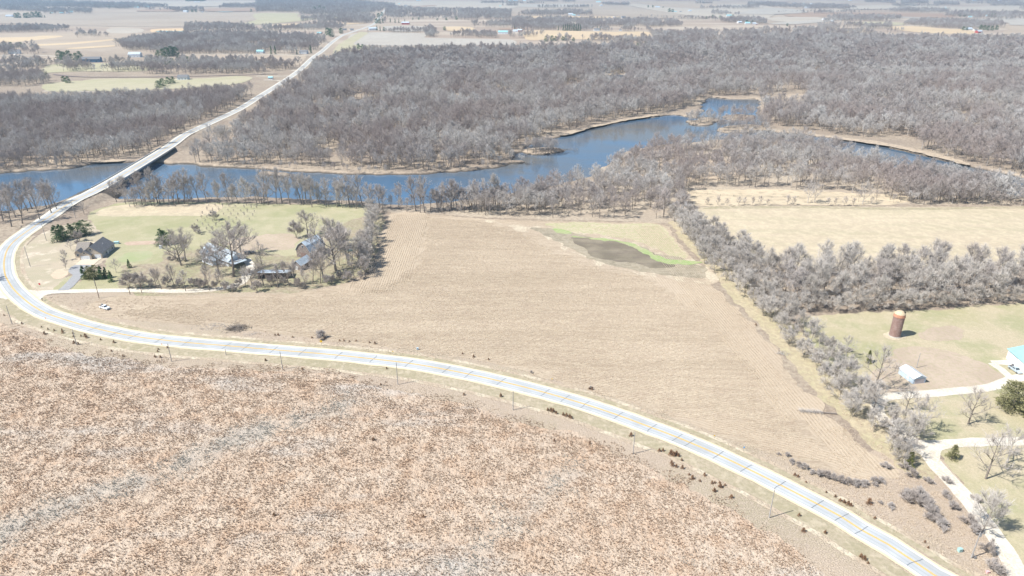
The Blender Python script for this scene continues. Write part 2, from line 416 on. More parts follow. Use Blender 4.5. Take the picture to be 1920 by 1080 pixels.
def stub_mat(name, rot):
    t = NT(name)
    a = t.noise(0.012, 5, .6, None, .4, .6); b = t.noise(0.3, 4, .65, t.coord(rot, (0.35, 2.0, 1)), .38, .62); d = t.noise(2.2, 3, .6, t.coord(rot, (0.3, 1.6, 1)), .42, .62)
    c = t.mix(a, (0.53, 0.435, 0.33), (0.45, 0.36, 0.27)); bnd = t.noise(1.0, 4, .6, t.coord(rot, (0.006, 0.11, 1)), .42, .58); c = t.mix(bnd, c, (0.38, 0.30, 0.22), .65); c = t.mix(b, c, (0.66, 0.57, 0.42), .5); c = t.mix(d, c, (0.30, 0.23, 0.16), .55)
    t.bump(d, .5, .2); return t.done(c, .95, .05)
STUB = stub_mat('stubble_soil', 0.15)
t = NT('corn_stubble'); STALK = t.done(t.mix(t.noise(1.2, 3), (0.57, 0.475, 0.355), (0.73, 0.635, 0.495)), .8, .1)
LAWN = mat_layers('spring_lawn', (0.40, 0.37, 0.225), [(0.018, 4, .38, .6, (0.47, 0.425, 0.29), .95), (0.035, 4, .45, .6, (0.33, 0.335, 0.185), .7), (0.1, 4, .5, .66, (0.52, 0.46, 0.32), .5), (1.4, 3, .4, .62, (0.27, 0.27, 0.15), .4)], (0.3, 0.15))
LAWN2 = mat_layers('yard_lawn', (0.42, 0.385, 0.235), [(0.022, 4, .40, .56, (0.51, 0.435, 0.305), .95), (0.05, 4, .48, .62, (0.34, 0.345, 0.19), .7), (0.35, 4, .5, .66, (0.58, 0.50, 0.36), .5), (1.4, 3, .4, .62, (0.29, 0.27, 0.17), .4)], (0.3, 0.15))
BROWNY = mat_layers('bare_yard', (0.49, 0.40, 0.31), [(0.06, 4, .4, .6, (0.42, 0.34, 0.26), .8), (0.6, 4, .45, .62, (0.36, 0.33, 0.2), .4)], (0.3, .2))
PALEF = mat_layers('pale_hay_field', (0.56, 0.475, 0.34), [(0.012, 5, .4, .6, (0.50, 0.42, 0.30), .9), (0.05, 5, .45, .6, (0.43, 0.39, 0.26), .6, 0.35, (0.25, 1.8, 1)), (0.16, 4, .45, .6, (0.66, 0.57, 0.40), .5), (0.5, 4, .42, .62, (0.42, 0.35, 0.26), .45)], (.3, .2))
BROKEN = mat_layers('broken_straw', (0.48, 0.39, 0.29), [(0.11, 5, .46, .56, (0.60, 0.525, 0.395), 1.0), (0.9, 4, .45, .62, (0.40, 0.33, 0.24), .5)], (.6, .3))
SOIL = mat_layers('dark_wet_soil', (0.19, 0.165, 0.12), [(0.05, 5, .42, .62, (0.29, 0.25, 0.185), .9), (0.1, 4, .45, .6, (0.18, 0.15, 0.12), .6, 0.1, (0.6, 2, 1))], (.4, .2))
SOIL2 = mat_layers('grey_washed_soil', (0.33, 0.285, 0.205), [(0.04, 5, .4, .6, (0.25, 0.22, 0.16), .8), (0.3, 4, .4, .6, (0.44, 0.38, 0.29), .6)], (.4, .2))
SPROUT = mat_layers('fresh_green_growth', (0.29, 0.39, 0.15), [(0.06, 5, .45, .65, (0.40, 0.40, 0.23), .8), (0.5, 4, .45, .62, (0.45, 0.42, 0.27), .6)], (.3, .2))
GRAVEL = mat_layers('pale_gravel', (0.64, 0.59, 0.49), [(0.15, 4, .4, .6, (0.53, 0.47, 0.37), .8), (1.5, 4, .45, .6, (0.78, 0.74, 0.66), .5)], (.3, .1))
ASPH = mat_layers('grey_drive', (0.34, 0.34, 0.34), [(0.2, 4, .4, .6, (0.40, 0.40, 0.40), .7), (1.2, 4, .4, .6, (0.28, 0.28, 0.28), .5)])
SAND = mat_layers('sand', (0.50, 0.41, 0.30), [(0.1, 4, .4, .6, (0.38, 0.31, 0.235), .8), (0.8, 4, .4, .6, (0.56, 0.46, 0.35), .5), (0.3, 4, .5, .62, (0.25, 0.2, 0.15), .6)])
# ================================================================== near sheets
sheet('dry_grassland', [(-700,560),(-60,555),(10,575),(60,600),(200,640),(480,665),(760,692),(1000,745),(1300,850),(1560,975),(1760,1095),(2000,1230),(2600,1300),(2600,1900),(-900,1900),(-1000,900)], DRY, 0.03, 0.5)
sheet('roadside_bank', [(80,556),(200,548),(330,552),(480,540),(620,540),(1000,620),(1300,740),(1560,840),(1660,845),(1760,860),(1840,960),(1920,1090),(2150,1300),(2300,1500),(2080,1300),(1950,1190),(1760,1078),(1450,895),(1200,785),(1000,725),(830,688),(600,658),(400,642),(230,620),(130,592),(85,570)], DRY, 0.035, 0.4)
sheet('roadside_slope', [(-500,470),(-30,450),(20,430),(75,405),(120,385),(165,372),(205,378),(190,392),(165,405),(170,430),(150,460),(130,500),(150,530),(120,548),(60,552),(-20,560),(-500,600)], DRY, 0.03, 0.6) if False else None
PR = [(-700,640),(-100,590),(0,606),(60,632),(140,662),(230,672),(330,688),(480,694),(620,702),(740,732),(900,764),(980,795),(1090,815),(1180,862),(1260,900),(1350,945),(1440,1000),(1500,1035),(1560,1090),(1640,1180),(1760,1320),(1900,1700),(-1100,1700)]
sheet('prairie', PR, PRAIRIE, 0.06, 1.6)
SWALE = [[(-60,1030),(0,975),(80,940),(150,918),(240,885),(310,862),(380,830),(450,800),(520,782),(590,765),(650,738),(680,745),(640,775),(560,800),(480,832),(400,862),(320,900),(230,930),(140,965),(40,1005),(0,1030)],
 [(820,1090),(850,1030),(880,985),(930,950),(985,925),(1010,895),(1060,870),(1110,872),(1090,905),(1030,940),(1000,985),(960,1030),(930,1090)],[(1290,1085),(1330,1050),(1380,1040),(1420,1060),(1400,1090)],[(300,700),(325,695),(330,712),(305,716)],[(90,830),(160,815),(170,830),(100,845)]]
swW = [cr([P2(*p) for p in sw], 4.0, True) for sw in SWALE]
def swale_w(q):
    w = np.zeros(len(q))
    for n_sw, s_ in enumerate(swW):
        d = dist_line(s_, q, True); d = np.where(inside(s_, q), d, -d); w = np.maximum(w, np.clip((d + 5.0) / 12.0, 0, 1) * (1.0 if n_sw == 0 else .55))
    return w * w * (3 - 2 * w)
prW = [P2(*p) for p in PR]
sx_ = np.arange(-240, 230, 2.2); sy_ = np.arange(95, 300, 2.2); gx_, gy_ = np.meshgrid(sx_, sy_); sp0 = np.stack([gx_.ravel(), gy_.ravel()], 1)
sw0 = swale_w(sp0); nb_ = np.array([fr(a, b, 14.0, 8.8) if w > 0 else 0 for (a, b), w in zip(sp0, sw0)]); inn = inside(prW, sp0)
sw1 = np.where(sw0 > 0, np.clip(sw0 * (0.95 + 1.1 * nb_), 0, 1), 0)
nc_ = len(sx_); fs_ = []
for r_ in range(len(sy_) - 1):
    for c_ in range(nc_ - 1):
        q4 = (r_ * nc_ + c_, r_ * nc_ + c_ + 1, (r_ + 1) * nc_ + c_ + 1, (r_ + 1) * nc_ + c_)
        if max(sw0[k] for k in q4) > 0 and all(inn[k] for k in q4): fs_.append(q4)
use = sorted({k for f in fs_ for k in f}); mp_ = {k: i for i, k in enumerate(use)}
t = NT('grey_swale_grass'); c, g = prairie_colour(t, 1.08); c = t.mix(g, c, (0.34, 0.25, 0.18), .4)
sp = t.noise(1.6, 3, .7, None, .56, .66); c = t.mix(sp, c, (0.22, 0.14, 0.10), .4)
at_n = t.n('ShaderNodeAttribute'); at_n.attribute_name = 'swale'
g2 = t.mix(t.noise(.3, 5, .7, None, .35, .65), (0.475, 0.44, 0.38), (0.37, 0.34, 0.295)); c = t.mix(at_n.outputs['Fac'], c, g2, .7); t.bump(g, .8, .5)
so_ = obj_from('grey_swale', [(sp0[k][0], sp0[k][1], .075) for k in use], [tuple(mp_[k] for k in f) for f in fs_], t.done(c, .95, .05)); so_['kind'] = 'structure'
aa = so_.data.attributes.new('swale', 'FLOAT', 'POINT'); aa.data.foreach_set('value', np.array([sw1[k] for k in use], np.float32))
FIELD = [(150,585),(190,562),(230,556),(440,556),(480,555),(580,546),(660,528),(694,512),(704,480),(715,450),(728,420),(735,400),(800,402),(900,410),(1000,414),(1150,417),(1240,420),(1268,450),(1302,490),(1338,540),(1402,602),(1462,682),(1512,742),(1570,795),(1628,852),(1668,888),(1645,902),(1560,882),(1480,862),(1380,828),(1290,792),(1200,762),(1100,732),(1000,702),(900,677),(800,661),(700,650),(600,637),(480,622),(380,612),(300,605),(220,598)]
sheet('stubble_field', FIELD, STUB, 0.06, 1.0)
def row_mat(name, ang):
    t = NT(name); s_ = t.n('ShaderNodeSeparateXYZ'); t.l(t.coord(-ang), s_.inputs[0]); w = t.n('ShaderNodeTexNoise'); w.inputs['Scale'].default_value = .05; t.l(t.position(), w.inputs['Vector'])
    m1 = t.n('ShaderNodeMath'); m1.operation = 'MULTIPLY_ADD'; m1.inputs[1].default_value = 2.4; t.l(w.outputs['Fac'], m1.inputs[0]); t.l(s_.outputs[1], m1.inputs[2])
    m2 = t.n('ShaderNodeMath'); m2.operation = 'MULTIPLY'; m2.inputs[1].default_value = 6.2832 / 1.35; t.l(m1.outputs[0], m2.inputs[0]); m3 = t.n('ShaderNodeMath'); m3.operation = 'SINE'; t.l(m2.outputs[0], m3.inputs[0])
    r_ = t.n('ShaderNodeMapRange'); r_.inputs['From Min'].default_value = -.6; r_.inputs['From Max'].default_value = .6; t.l(m3.outputs[0], r_.inputs['Value'])
    c = t.mix(t.noise(.02, 5), (0.50, 0.41, 0.305), (0.425, 0.34, 0.25)); c = t.mix(r_.outputs[0], c, (0.30, 0.235, 0.17), .42); c = t.mix(t.noise(.5, 4, .7), c, (0.56, 0.475, 0.355), .4); return t.done(c, .95, .05)
def dir_(a, b): a = P2(*a); b = P2(*b); return math.atan2(b[1] - a[1], b[0] - a[0])
sheet('stubble_rows', [(1195,508),(1262,522),(1336,540),(1405,604),(1464,682),(1514,742),(1572,795),(1630,852),(1668,886),(1600,882),(1520,818),(1440,733),(1370,650),(1290,570)], row_mat('diagonal_rows', dir_((1332, 540), (1560, 795))), 0.075, 4.0)
sheet('stubble_rows', [(737,402),(792,403),(788,450),(776,505),(745,532),(690,545),(640,548),(692,515),(708,480),(718,450),(730,420)], row_mat('headland_rows', dir_((758, 400), (705, 540))), 0.075, 5.0)
sheet('stubble_rows', [(1420,800),(1500,812),(1600,872),(1640,898),(1560,878),(1480,858),(1380,824),(1300,790)], row_mat('corner_rows', dir_((1330, 790), (1600, 880))), 0.078, 5.0)
sheet('washed_margin', [(905,412),(960,420),(1000,424),(1050,424),(1120,436),(1190,450),(1240,462),(1300,486),(1345,520),(1320,530),(1260,524),(1190,512),(1120,498),(1085,480),(1050,462),(1020,445),(960,428)], BROKEN, 0.085, 2.0)
sheet('new_growth_field', [(1030,418),(1150,419),(1236,422),(1262,448),(1290,480),(1262,484),(1230,466),(1180,450),(1120,440),(1075,436),(1040,428)], mat_layers('greenish_hay', (0.45, 0.405, 0.265), [(0.03, 5, .32, .48, (0.53, 0.455, 0.325), .95), (0.4, 3, .4, .6, (0.36, 0.38, 0.19), .6)], (.3, .2)), 0.11, 1.5)
sheet('silt_flat', [(1000,428),(1062,432),(1112,446),(1182,456),(1228,474),(1290,488),(1325,508),(1310,520),(1255,518),(1185,506),(1122,492),(1082,472),(1045,452),(1015,438)], SOIL2, 0.14, 1.8)
sheet('dark_soil', [(1070,446),(1120,448),(1165,456),(1205,468),(1240,488),(1262,500),(1225,502),(1180,494),(1130,484),(1095,470)], SOIL, 0.17, 2.2)
sheet('green_margin', [(1075,444),(1112,446),(1150,449),(1190,458),(1225,474),(1250,486),(1292,488),(1318,492),(1290,496),(1245,494),(1217,481),(1185,463),(1150,453),(1110,449)], SPROUT, 0.20, 1.2)
sheet('green_patch', [(1035,429),(1062,432),(1072,438),(1050,439)], SPROUT, 0.20, 1.0)
# verge strips along the road
nr1 = len(cr(r1, 4.0))
LN = ROADW[:nr1]; SN = ROADS[:nr1]
for nm, off, w, mt, z in (('mown_verge', 7.6, 5.6, VERGE_G, 0.075), ('dead_grass_strip', 11.4, 1.9, BROKEN, 0.10), ('mown_edge', -6.4, 2.6, VERGE_G, 0.07), ('bank_edge', -8.0, 1.6, BROKEN, 0.085)):
    # the road runs from the bottom right to the left, so +off lies towards the prairie
    sel = slice(0, nr1 - 6) if off < 0 else slice(0, nr1 - 14)
    ribbon(nm, LN[sel], w, z, mt, off=-off if False else off, rag=0.5)
sheet('lawn', [(165,402),(200,388),(245,379),(400,380),(560,383),(640,383),(692,390),(690,430),(680,470),(660,500),(600,535),(450,548),(330,549),(140,544),(150,528),(160,512),(196,502),(200,472),(196,446),(180,425)], LAWN, 0.05, 1.2)
sheet('mown_hay_strip', [(182,404),(215,386),(300,384),(412,383),(408,396),(390,404),(300,405)], PALEF, 0.08, 0.8)
sheet('garden_plot', [(222,486),(240,474),(285,472),(275,488),(230,492)], mat_layers('lush_lawn', (0.34, 0.37, 0.20), [(0.1, 4, .4, .6, (0.40, 0.39, 0.25), .8)]), 0.08, 0.4)
sheet('bare_yard_patch', [(430,455),(490,440),(540,438),(560,450),(540,468),(480,470),(450,480)], BROWNY, 0.08, 2.0)
sheet('flower_bed', [(238,454),(296,452),(297,457),(240,460)], mat_layers('mulch', (0.46, 0.34, 0.26), [(0.5, 4, .4, .6, (0.55, 0.45, 0.34), .7)]), 0.09, 0.4)
sheet('farmyard_litter', [(228,500),(300,492),(330,470),(470,470),(560,480),(600,440),(700,400),(716,420),(704,470),(692,505),(660,524),(590,542),(440,551),(250,549)], mat_layers('mottled_litter', (0.40, 0.345, 0.25), [(0.06, 4, .4, .6, (0.33, 0.33, 0.19), .9), (0.5, 4, .4, .6, (0.28, 0.22, 0.16), .7)], (.5, .3)), 0.07, 2.5)  # tan litter with green and darker brown noise patches
sheet('corner_meadow', [(75,440),(110,425),(160,415),(185,425),(202,446),(208,478),(170,502),(128,512),(118,530),(100,545),(70,548),(46,530),(34,505),(36,480),(50,460)], mat_layers('thin_dry_meadow', (0.47, 0.40, 0.30), [(0.05, 4, .4, .6, (0.40, 0.36, 0.25), .8), (0.12, 4, .55, .66, (0.66, 0.58, 0.46), .7)], (.4, .2)), 0.045, 1.0)
sheet('corner_lawn', [(112,530),(130,518),(142,518),(128,540),(100,545)], LAWN, 0.075, 0.5)
sheet('bare_earth', [(94,516),(108,506),(124,508),(130,514),(116,522),(100,522)], mat_layers('bare_earth', (0.60, 0.49, 0.36), [(0.3, 4, .4, .6, (0.52, 0.41, 0.3), .6)]), 0.09, 0.8)
sheet('hay_field', [(1310,390),(1500,387),(1700,388),(1920,388),(2500,392),(2500,520),(1920,500),(1500,500),(1400,475),(1345,432)], PALEF, 0.05, 1.2)
sheet('field_margin', [(1310,388),(1500,386),(1700,389),(1920,387),(2300,388),(2300,393),(1920,391),(1700,394),(1500,390),(1320,392)], VERGE_G, 0.08, 0.5)
sheet('hedge_verge', [(1255,417),(1290,462),(1335,515),(1400,585),(1470,668),(1520,728),(1580,785),(1650,850),(1700,885),(1760,900),(1740,860),(1660,800),(1600,750),(1540,670),(1470,590),(1400,525),(1330,465),(1290,422)], mat_layers('hedge_verge', (0.50, 0.43, 0.29), [(0.06, 4, .4, .6, (0.43, 0.39, 0.24), .8), (0.5, 4, .4, .6, (0.36, 0.29, 0.21), .6)], (.4, .3)), 0.048, 1.5)
sheet('sandy_meadow', [(1285,360),(1330,356),(1420,355),(1500,357),(1600,362),(1700,368),(1700,380),(1640,385),(1500,384),(1320,386),(1300,378)], mat_layers('straw_meadow', (0.58, 0.48, 0.335), [(0.05, 4, .4, .6, (0.48, 0.40, 0.28), .8), (0.4, 4, .4, .6, (0.62, 0.53, 0.39), .5), (0.2, 4, .52, .62, (0.34, 0.28, 0.2), .6)]), 0.05, 1.6)
sheet('yard_lawn', [(1500,600),(1560,590),(1620,586),(1760,580),(1920,568),(2500,545),(2700,1500),(2150,1300),(1960,1110),(1880,1010),(1800,900),(1740,835),(1680,800),(1620,770),(1570,715),(1530,655)], LAWN2, 0.05, 1.2)
sheet('bare_patch', [(1722,625),(1745,614),(1785,610),(1808,622),(1800,634),(1760,638),(1730,634)], BROWNY, 0.08, 1.2)
sheet('worn_yard', [(1685,656),(1730,652),(1800,665),(1850,685),(1880,705),(1862,722),(1800,730),(1740,734),(1690,735),(1640,745),(1620,720),(1660,680)], BROWNY, 0.08, 1.5)
sheet('silo_apron', [(1655,628),(1668,622),(1690,624),(1700,632),(1690,637),(1668,637)], PALE_GR, 0.11, 0.4)
sheet('orchard_floor', [(1640,775),(1700,760),(1850,752),(2000,760),(2000,820),(1850,822),(1740,828),(1690,822),(1650,800)], BROWNY, 0.08, 2.5) if False else None
sheet('riverside_litter', [(700,392),(760,391),(860,386),(940,378),(1040,356),(1110,342),(1165,314),(1260,284),(1400,276),(1480,280),(1590,302),(1740,346),(1920,386),(2100,430),(2100,436),(1920,386),(1700,383),(1560,366),(1300,358),(1288,382),(1310,420),(1262,419),(1150,414),(1000,411),(900,407),(800,400),(735,398)], mat_layers('pale_litter', (0.50, 0.43, 0.33), [(0.04, 4, .4, .6, (0.42, 0.35, 0.27), .8), (0.5, 4, .4, .6, (0.32, 0.26, 0.20), .6)], (.5, .3)), 0.025, 1.0)
sheet('riverside_meadow', [(1180,310),(1260,296),(1360,300),(1420,312),(1380,330),(1290,342),(1200,340)], SAND, 0.05, 3.0)
# sandy edges along the far bank
for pts in ([(1050,250),(1110,236),(1180,222),(1230,214),(1236,216),(1180,224.5),(1110,239.5),(1060,254)],
            [(1560,257),(1640,264),(1720,280),(1800,300),(1812,309),(1740,291),(1660,273),(1560,259)], [(90,300),(160,298),(232,299),(220,303),(160,305),(110,309)], [(1440,182),(1480,176),(1530,180),(1500,190),(1450,192)],
            [(1140,143),(1150,137),(1135,139),(1126,147),(1128,151)]):
    sheet('sandy_bank', pts, SAND, 0.045, 1.6)
# gravel drives and roads
def path(name, px, w, z, mat, rag=0.25, step=3.0):
    return ribbon(name, cr([P2(*p) for p in px], step), w, z, mat, rag=rag)
path('farm_lane', [(38,548),(65,550),(97,547.5),(143,546),(240,544.5),(300,545.5),(360,545.5),(415,541),(450,532),(462,518),(470,500),(462,486)], 4.6, 0.12, GRAVEL)
sheet('gravel_junction', [(34,536),(50,543),(70,545),(100,545),(98,551),(84,554),(76,562),(56,560),(40,552)], GRAVEL, 0.125, 0.3)
sheet('gravel_turnout', [(-200,500),(-20,520),(6,530),(16,560),(-10,556),(-40,552),(-200,552)], GRAVEL, 0.125, 0.5)
path('driveway', [(118,545),(127,538),(137,527),(146,517),(150,508),(154,500)], 5.2, 0.15, ASPH)
sheet('driveway_pad', [(128,508),(141,497),(170,497),(176,499),(155,505),(152,514),(143,520),(138,516)], ASPH, 0.155, 0.2)
sheet('concrete_apron', [(141,497),(155,485.5),(192,484.5),(186,488),(176,497)], mat_plain('concrete_apron', (0.66, 0.56, 0.42), .06), 0.18, 0, smooth=False)
path('gravel_drive', [(1960,1200),(1925,1120),(1900,1060),(1868,1010),(1832,960),(1795,915),(1760,878),(1738,848),(1736,832)], 5.4, 0.12, GRAVEL, 0.4)
path('gravel_drive', [(2100,818),(1960,826),(1850,829),(1780,832),(1738,838),(1716,832),(1690,812),(1660,790),(1645,768),(1648,752),(1672,743),(1720,740),(1780,735),(1840,729),(1872,722),(1900,712),(1960,700)], 4.6, 0.13, GRAVEL, 0.4)
sheet('gravel_junction', [(1700,828),(1726,826),(1760,826),(1800,828),(1790,836),(1768,846),(1758,866),(1748,872),(1732,856),(1716,846)], GRAVEL, 0.135, 0.4)
path('gravel_track', [(1858,681),(1876,692),(1892,706),(1905,720)], 3.2, 0.125, GRAVEL, 0.3)
sheet('concrete_apron', [(1856,676),(1888,675.5),(1900,685),(1862,684)], GRAVEL, 0.14, 0.1, smooth=False)
# ================================================================== the paved road
SHW = np.interp(ROADS, [0, s_a - 60, s_a + 20, s_d, ROADS[-1]], [7.6, 8.6, 11.5, 11.5, 12.0])
LNW = np.interp(ROADS, [0, s_a - 60, s_a + 20, s_d, ROADS[-1]], [5.9, 6.4, 7.4, 7.4, 8.0])
t = NT('bleached_concrete')
uvn = t.n('ShaderNodeUVMap'); sx = t.n('ShaderNodeSeparateXYZ'); t.l(uvn.outputs[0], sx.inputs[0])
wv = t.n('ShaderNodeMath'); wv.operation = 'MULTIPLY'; wv.inputs[1].default_value = 4.3; t.l(sx.outputs[0], wv.inputs[0])
cs = t.n('ShaderNodeMath'); cs.operation = 'COSINE'; t.l(wv.outputs[0], cs.inputs[0])
tr = t.n('ShaderNodeMapRange'); tr.inputs['From Min'].default_value = 0.1; tr.inputs['From Max'].default_value = 0.9; t.l(cs.outputs[0], tr.inputs[0])
c = t.mix(t.noise(0.12, 4), (0.43, 0.45, 0.455), (0.50, 0.515, 0.515)); c = t.mix(tr.outputs[0], c, (0.345, 0.375, 0.39), .6); c = t.mix(t.noise(.05, 5, .6, None, .5, .6), c, (0.36, .37, .365), .6)
ROADM = t.done(c, .85, .2)
SHM = mat_layers('white_gravel_shoulder', (0.72, 0.685, 0.59), [(0.3, 4, .4, .6, (0.62, 0.57, 0.46), .7)])
EDGE = mat_layers('sandy_road_edge', (0.66, 0.58, 0.40), [(0.3, 4, .4, .6, (0.58, 0.50, 0.35), .6)])
YEL = mat_plain('yellow_paint', (0.74, 0.47, 0.10), .08, 1.0)
zz = ROADZ.copy()
nb = np.where(ROADS < s_a)[0][-1]
ribbon('road_edge', ROADW[:nb], SHW[:nb] + 1.6, 0.15, EDGE, zs=zz[:nb], rag=0.35)
ribbon('road_shoulder', ROADW, SHW, 0.19, SHM, zs=zz, rag=0.12)
ribbon('road', ROADW, LNW, 0.23, ROADM, zs=zz)
for off in (-0.19, 0.19):
    ribbon('centre_line', ROADW, 0.25, 0.26, YEL, off=off, zs=zz)
JM = mat_plain('tar_joint', (0.17, 0.19, 0.21), .1)
for jx, jy in [(180,616),(217,625),(255,631),(296,637),(350,643),(428,649),(458,652),(510,656),(566,661),(634,667),(700,674),(765,682),(834,694),(883,704),(939,716),(1024,737),(1060,748),(1090,758),(1155,779),(1221,802),(1264,819),(1284,828),(1342,853),(1395,877),(1464,911),(1533,947),(1577,970),(1619,995),(1717,1056)]:
    p = P2(jx, jy); i = int(np.argmin(np.hypot(ROADW[:, 0] - p[0], ROADW[:, 1] - p[1]))); i = max(1, i)
    d = ROADW[i + 1] - ROADW[i - 1]; d /= np.hypot(*d); nrm = np.array([-d[1], d[0]]); c0 = ROADW[i]
    pts = [c0 + nrm * o_ + d * (0.5 * (o_ / 3) + 0.18 * rnd.uniform(-1, 1)) for o_ in (-2.95, -1.6, 0, 1.4, 2.95)]
    ribbon('road_joint', pts, 0.16, 0.28 + 0.0, JM, zs=np.full(5, zz[i]))
# tar seam running along the lane
i0 = int(np.argmin(np.abs(ROADS - road_s(P2(1155, 779))))); i1 = int(np.argmin(np.abs(ROADS - road_s(P2(1070, 751)))))
ribbon('road_joint', ROADW[min(i0, i1):max(i0, i1)], 0.10, 0.285, JM, off=1.1)
# ================================================================== bare trees
def twig_mat(name, cols):
    t = NT(name); oi = t.n('ShaderNodeObjectInfo'); r = t.n('ShaderNodeValToRGB')
    e = r.color_ramp.elements
    while len(e) < len(cols): e.new(0.5)
    for i, c in enumerate(cols): e[i].position = i / (len(cols) - 1); e[i].color = (*c, 1)
    t.l(oi.outputs['Random'], r.inputs[0])
    return t.done(r.outputs[0], .85, .1)
def twig_mat2(name, cols):
    m = twig_mat(name, cols); tr = m.node_tree; b = tr.nodes['Principled BSDF']; src = b.inputs['Base Color'].links[0].from_socket
    oi = tr.nodes.new('ShaderNodeObjectInfo'); tx = tr.nodes.new('ShaderNodeTexNoise'); tx.inputs['Scale'].default_value = .011; tx.inputs['Detail'].default_value = 4
    tr.links.new(oi.outputs['Location'], tx.inputs['Vector'])
    for lo, hi, col, amt in ((.52, .58, (0.64, 0.62, 0.58, 1), .55), (.50, .40, (0.42, 0.34, 0.305, 1), .5)):
        mr_ = tr.nodes.new('ShaderNodeMapRange'); mr_.inputs['From Min'].default_value = lo; mr_.inputs['From Max'].default_value = hi; mr_.inputs['To Max'].default_value = amt
        tr.links.new(tx.outputs['Fac'], mr_.inputs['Value']); mx = tr.nodes.new('ShaderNodeMix'); mx.data_type = 'RGBA'
        tr.links.new(mr_.outputs[0], mx.inputs[0]); tr.links.new(src, mx.inputs[6]); mx.inputs[7].default_value = col; src = mx.outputs[2]
    tr.links.new(src, b.inputs['Base Color']); return m
BARK = mat_layers('grey_bark', (0.20, 0.17, 0.145), [(0.8, 4, .4, .6, (0.30, 0.265, 0.235), .7)])
BARK_W = mat_layers('pale_bark', (0.50, 0.47, 0.43), [(0.8, 4, .4, .6, (0.34, 0.30, 0.27), .6)])
TW_WOOD = twig_mat2('woodland_twigs', [(0.41, 0.36, 0.335), (0.46, 0.42, 0.395), (0.36, 0.31, 0.285), (0.51, 0.475, 0.45), (0.44, 0.395, 0.365), (0.63, 0.61, 0.585)])
TW_PALE = twig_mat('silver_twigs', [(0.53, 0.49, 0.445), (0.60, 0.56, 0.515), (0.48, 0.44, 0.395)])
TW_GREY = twig_mat('grey_twigs', [(0.46, 0.41, 0.375), (0.53, 0.485, 0.45), (0.42, 0.37, 0.335)])
TW_FRING = twig_mat('fringe_twigs', [(0.47, 0.425, 0.39), (0.56, 0.515, 0.48), (0.42, 0.37, 0.335)])
